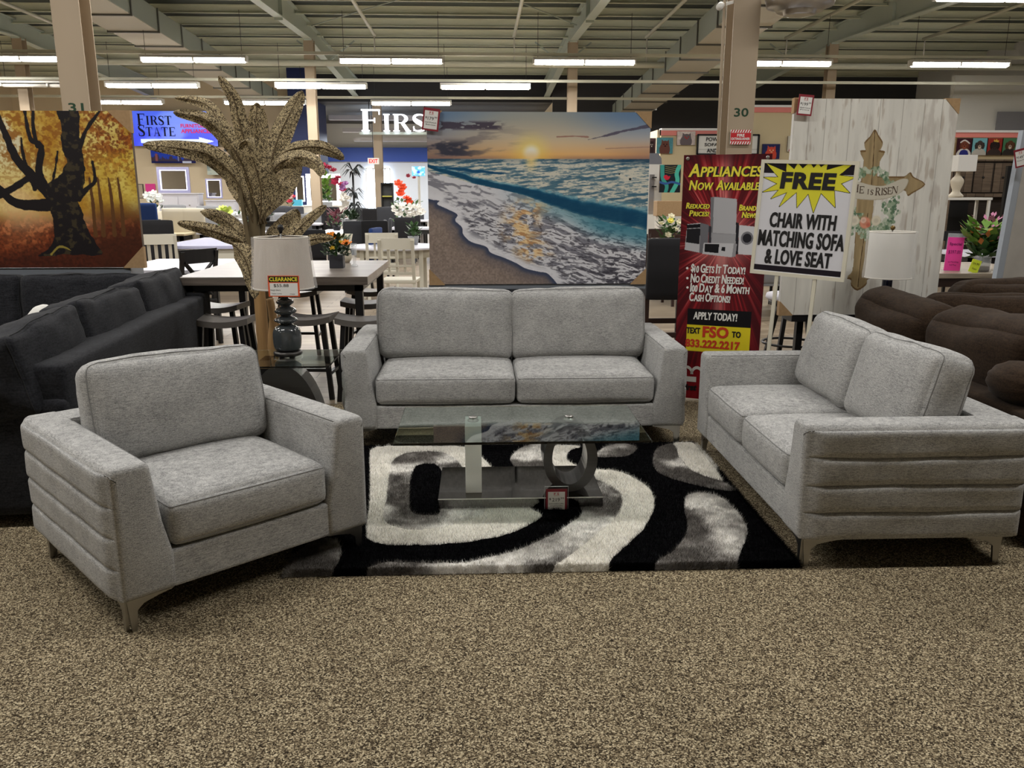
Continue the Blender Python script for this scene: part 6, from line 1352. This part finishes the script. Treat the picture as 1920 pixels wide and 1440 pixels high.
# light coloured post in the far room
o=column(at(710,300,35).x,35,4.95,'pale post in front of the far windows',w=.34)
# plants in the distance
def z76(px,py): p=fl(px,py,.76); return p
plant('orchid in a grey pot on the pale long table',(at(657,430,16.9).x,16.9,.76),'pot',.27,.17,mat('grey_pot',(140,142,144),rough=.6),[((236,232,224),[(-.14,-.05,.62),(-.1,-.05,.72),(-.02,-.05,.66),(-.06,-.05,.56)],.08),((176,120,176),[(-.06,0,.95),(-.12,0,.88)],.07)],[(DLEAFG,70,.15,.24,.38,.14)])
plant('dark burgundy flower ball on the pale long table',(at(631,415,18.2).x,18.2,.76),'pot',.1,.1,BLACKM,[],[(fm((96,42,52)),120,.22,.1,.42,.1),(LEAFG,30,.22,.08,.3,.1)])
plant('white orchid bunch in a bowl left of the seascape',(at(765,400,19.6).x,19.6,.76),'pot',.14,.14,GC,[((238,236,230),[(-.25,-.1,.42),(-.1,-.12,.46),(.05,-.12,.42),(.2,-.1,.44),(-.18,-.1,.28),(0,-.12,.26),(.15,-.1,.28),(.3,-.05,.32)],.13)],[(LEAFG,40,.35,.1,.6,.14)])
plant('tall orange orchid left of the seascape',(at(752,375,22.).x,22.,.76),'pot',.15,.12,GC,[((232,90,50),[(-.05,-.05,1.0),(.05,-.05,.9),(.0,-.05,.75),(.15,-.05,.62),(.2,-.05,.54)],.12),((150,50,70),[(.2,0,1.2),(.35,0,1.15)],.06)],[(LEAFG,40,.2,.1,.6,.16)])
o=table(at(752,400,22.).x,22.1,.8,.5,.76,WTOP,LACQ['black_lacquer'],'small white table under the tall orange orchid')
plant('magenta orchids and tall green cactus leaves before the vanity mirror',(at(603,395,25.5).x,26.3,.76),'pot',.5,.2,mat('grey_pot'),[((176,46,80),[(.0,-.05,1.55),(.15,-.05,1.5),(.28,-.05,1.42),(.4,-.05,1.2),(.5,-.05,1.0),(.55,-.05,.85),(.32,-.05,1.1)],.13)],[(LEAFL,50,.14,.5,1.3,.22),(LEAFG,30,.16,.5,1.,.2)])
o=table(at(603,395,25.5).x,26.4,1.2,.5,.76,WTOP,LACQ['black_lacquer'],'white side table under the magenta orchids')
plant('red and white orchid left of the vanity mirror',(at(541,380,26.5).x,26.5,.9),'pot',.14,.12,BLACKM,[((206,60,84),[(-.15,-.05,.4),(.05,-.05,.36),(.16,-.05,.5),(.0,-.05,.62)],.10),((240,226,226),[(.08,-.08,.5),(-.08,-.08,.5)],.09)],[(LEAFG,20,.15,.1,.4,.12)])
o=table(at(541,392,26.5).x,26.5,.9,.45,.9,WHITE,WHITE,'white console under the red and white orchid')
plant('lime and white hydrangeas left of the palm trunk',(at(435,410,17.5).x,17.5,.76),'pot',.16,.14,WHITE,[((196,210,110),[(-.28,-.05,.36),(-.15,-.08,.44),(-.05,-.08,.40),(-.2,-.1,.28)],.12),((236,236,236),[(.08,-.1,.32),(.22,-.08,.28),(.15,-.1,.16),(.3,-.05,.36)],.12)],[(LEAFG,40,.3,.08,.4,.12)])
o=table(at(435,410,17.5).x,17.6,1.3,.8,.76,WTOP,LACQ['black_lacquer'],'dark legged table under the lime hydrangeas')
plant('crimson flowers right of the palm trunk',(at(497,392,20.).x,20.,.9),'pot',.12,.12,BLACKM,[((150,24,48),[(-.05,-.05,.3),(.08,-.05,.22),(.1,-.05,.36)],.13)],[(DLEAFG,30,.16,.1,.4,.16)])
o=table(at(497,400,20.).x,20.05,.7,.45,.9,BLACKM,BLACKM,'small black table under the crimson flowers')
plant('white flowers in front of the lilac lit mirror',(at(290,372,27.).x,27.,.95),'pot',.2,.14,WHITE,[((236,240,238),[(-.2,-.05,.5),(0,-.05,.55),(.15,-.05,.45),(-.1,-.05,.35),(.2,-.05,.3)],.13)],[(DLEAFG,30,.25,.1,.4,.15)])
o=table(at(290,385,27.).x,27.05,1.,.5,.95,WHITE,WHITE,'white console under the white flowers at the left')
plant('small green succulent in a grey pot beside the round white table',(at(775,440,13.1).x,13.1,.76),'pot',.13,.09,mat('grey_pot'),[],[(LEAFG,60,.07,.13,.3,.1)])
# black artificial palm in front of the glare
o=thing('palm_tree','dark artificial palm silhouetted against the bright far windows','plant',(at(664,385,24.).x,24.,0)); m=MB(); m.tube([(0,0,0),(0,0,2.1)],.03,8); m.build('trunk',BLACKM,o); vase_pot(o,'pot',.3,.2,BLACKM)
r=random.Random(4)
for i,(zc,n_,R_) in enumerate(((2.15,26,.42),(1.55,22,.36),(1.15,20,.32))):
    for k_ in range(n_):
        a=r.random()*2*PI; l_=R_*r.uniform(.7,1.2); e=r.uniform(-.2,.9); pts=[Vector((0,0,zc)),Vector((math.cos(a)*l_*.5,math.sin(a)*l_*.5,zc+e*l_*.5)),Vector((math.cos(a)*l_,math.sin(a)*l_,zc+e*l_*.5-.18))]; s=Vector((-math.sin(a),math.cos(a),0))*.035
        m=MB(); m.add([pts[0]-s*.3,pts[0]+s*.3,pts[1]+s,pts[2]+s*.1,pts[2]-s*.1,pts[1]-s],[(0,1,2,5),(5,2,3,4)]); m.build('frond',mat('blackish_green_leaf',(30,36,38),rough=.5),o)
# cream bag
o=thing('place_setting','folded cream napkin standing on the grey plank table','napkin',(at(657,445,8.0).x,7.75,.925)); m=MB(); m.lathe([(.02,0),(.05,.05),(.03,.12),(.06,.26),(.0,.24)],n=10); m.build('cloth',mat('cream_upholstery'),o)
# wire security camera at column 30
a=at(1352,10,9.1); o=thing('security_camera','small white security camera near the top of column 30','camera',tuple(a)); m=MB(); m.tube([(0,0,0),(-.05,-.12,-.04)],.035,12); m.build('housing',WHITE,o); MB().bar((0,0,.0),(.28,.18,.1),.03).build('bracket',WHITE,o)
m=MB(); m.tube([(at(1356,20,9.1).x,9.12,5.6),(at(1348,300,9.1).x,9.12,.0)],.015,8); tag(m.build('conduit',COLM),'thin tan conduit running down beside column 30','conduit')
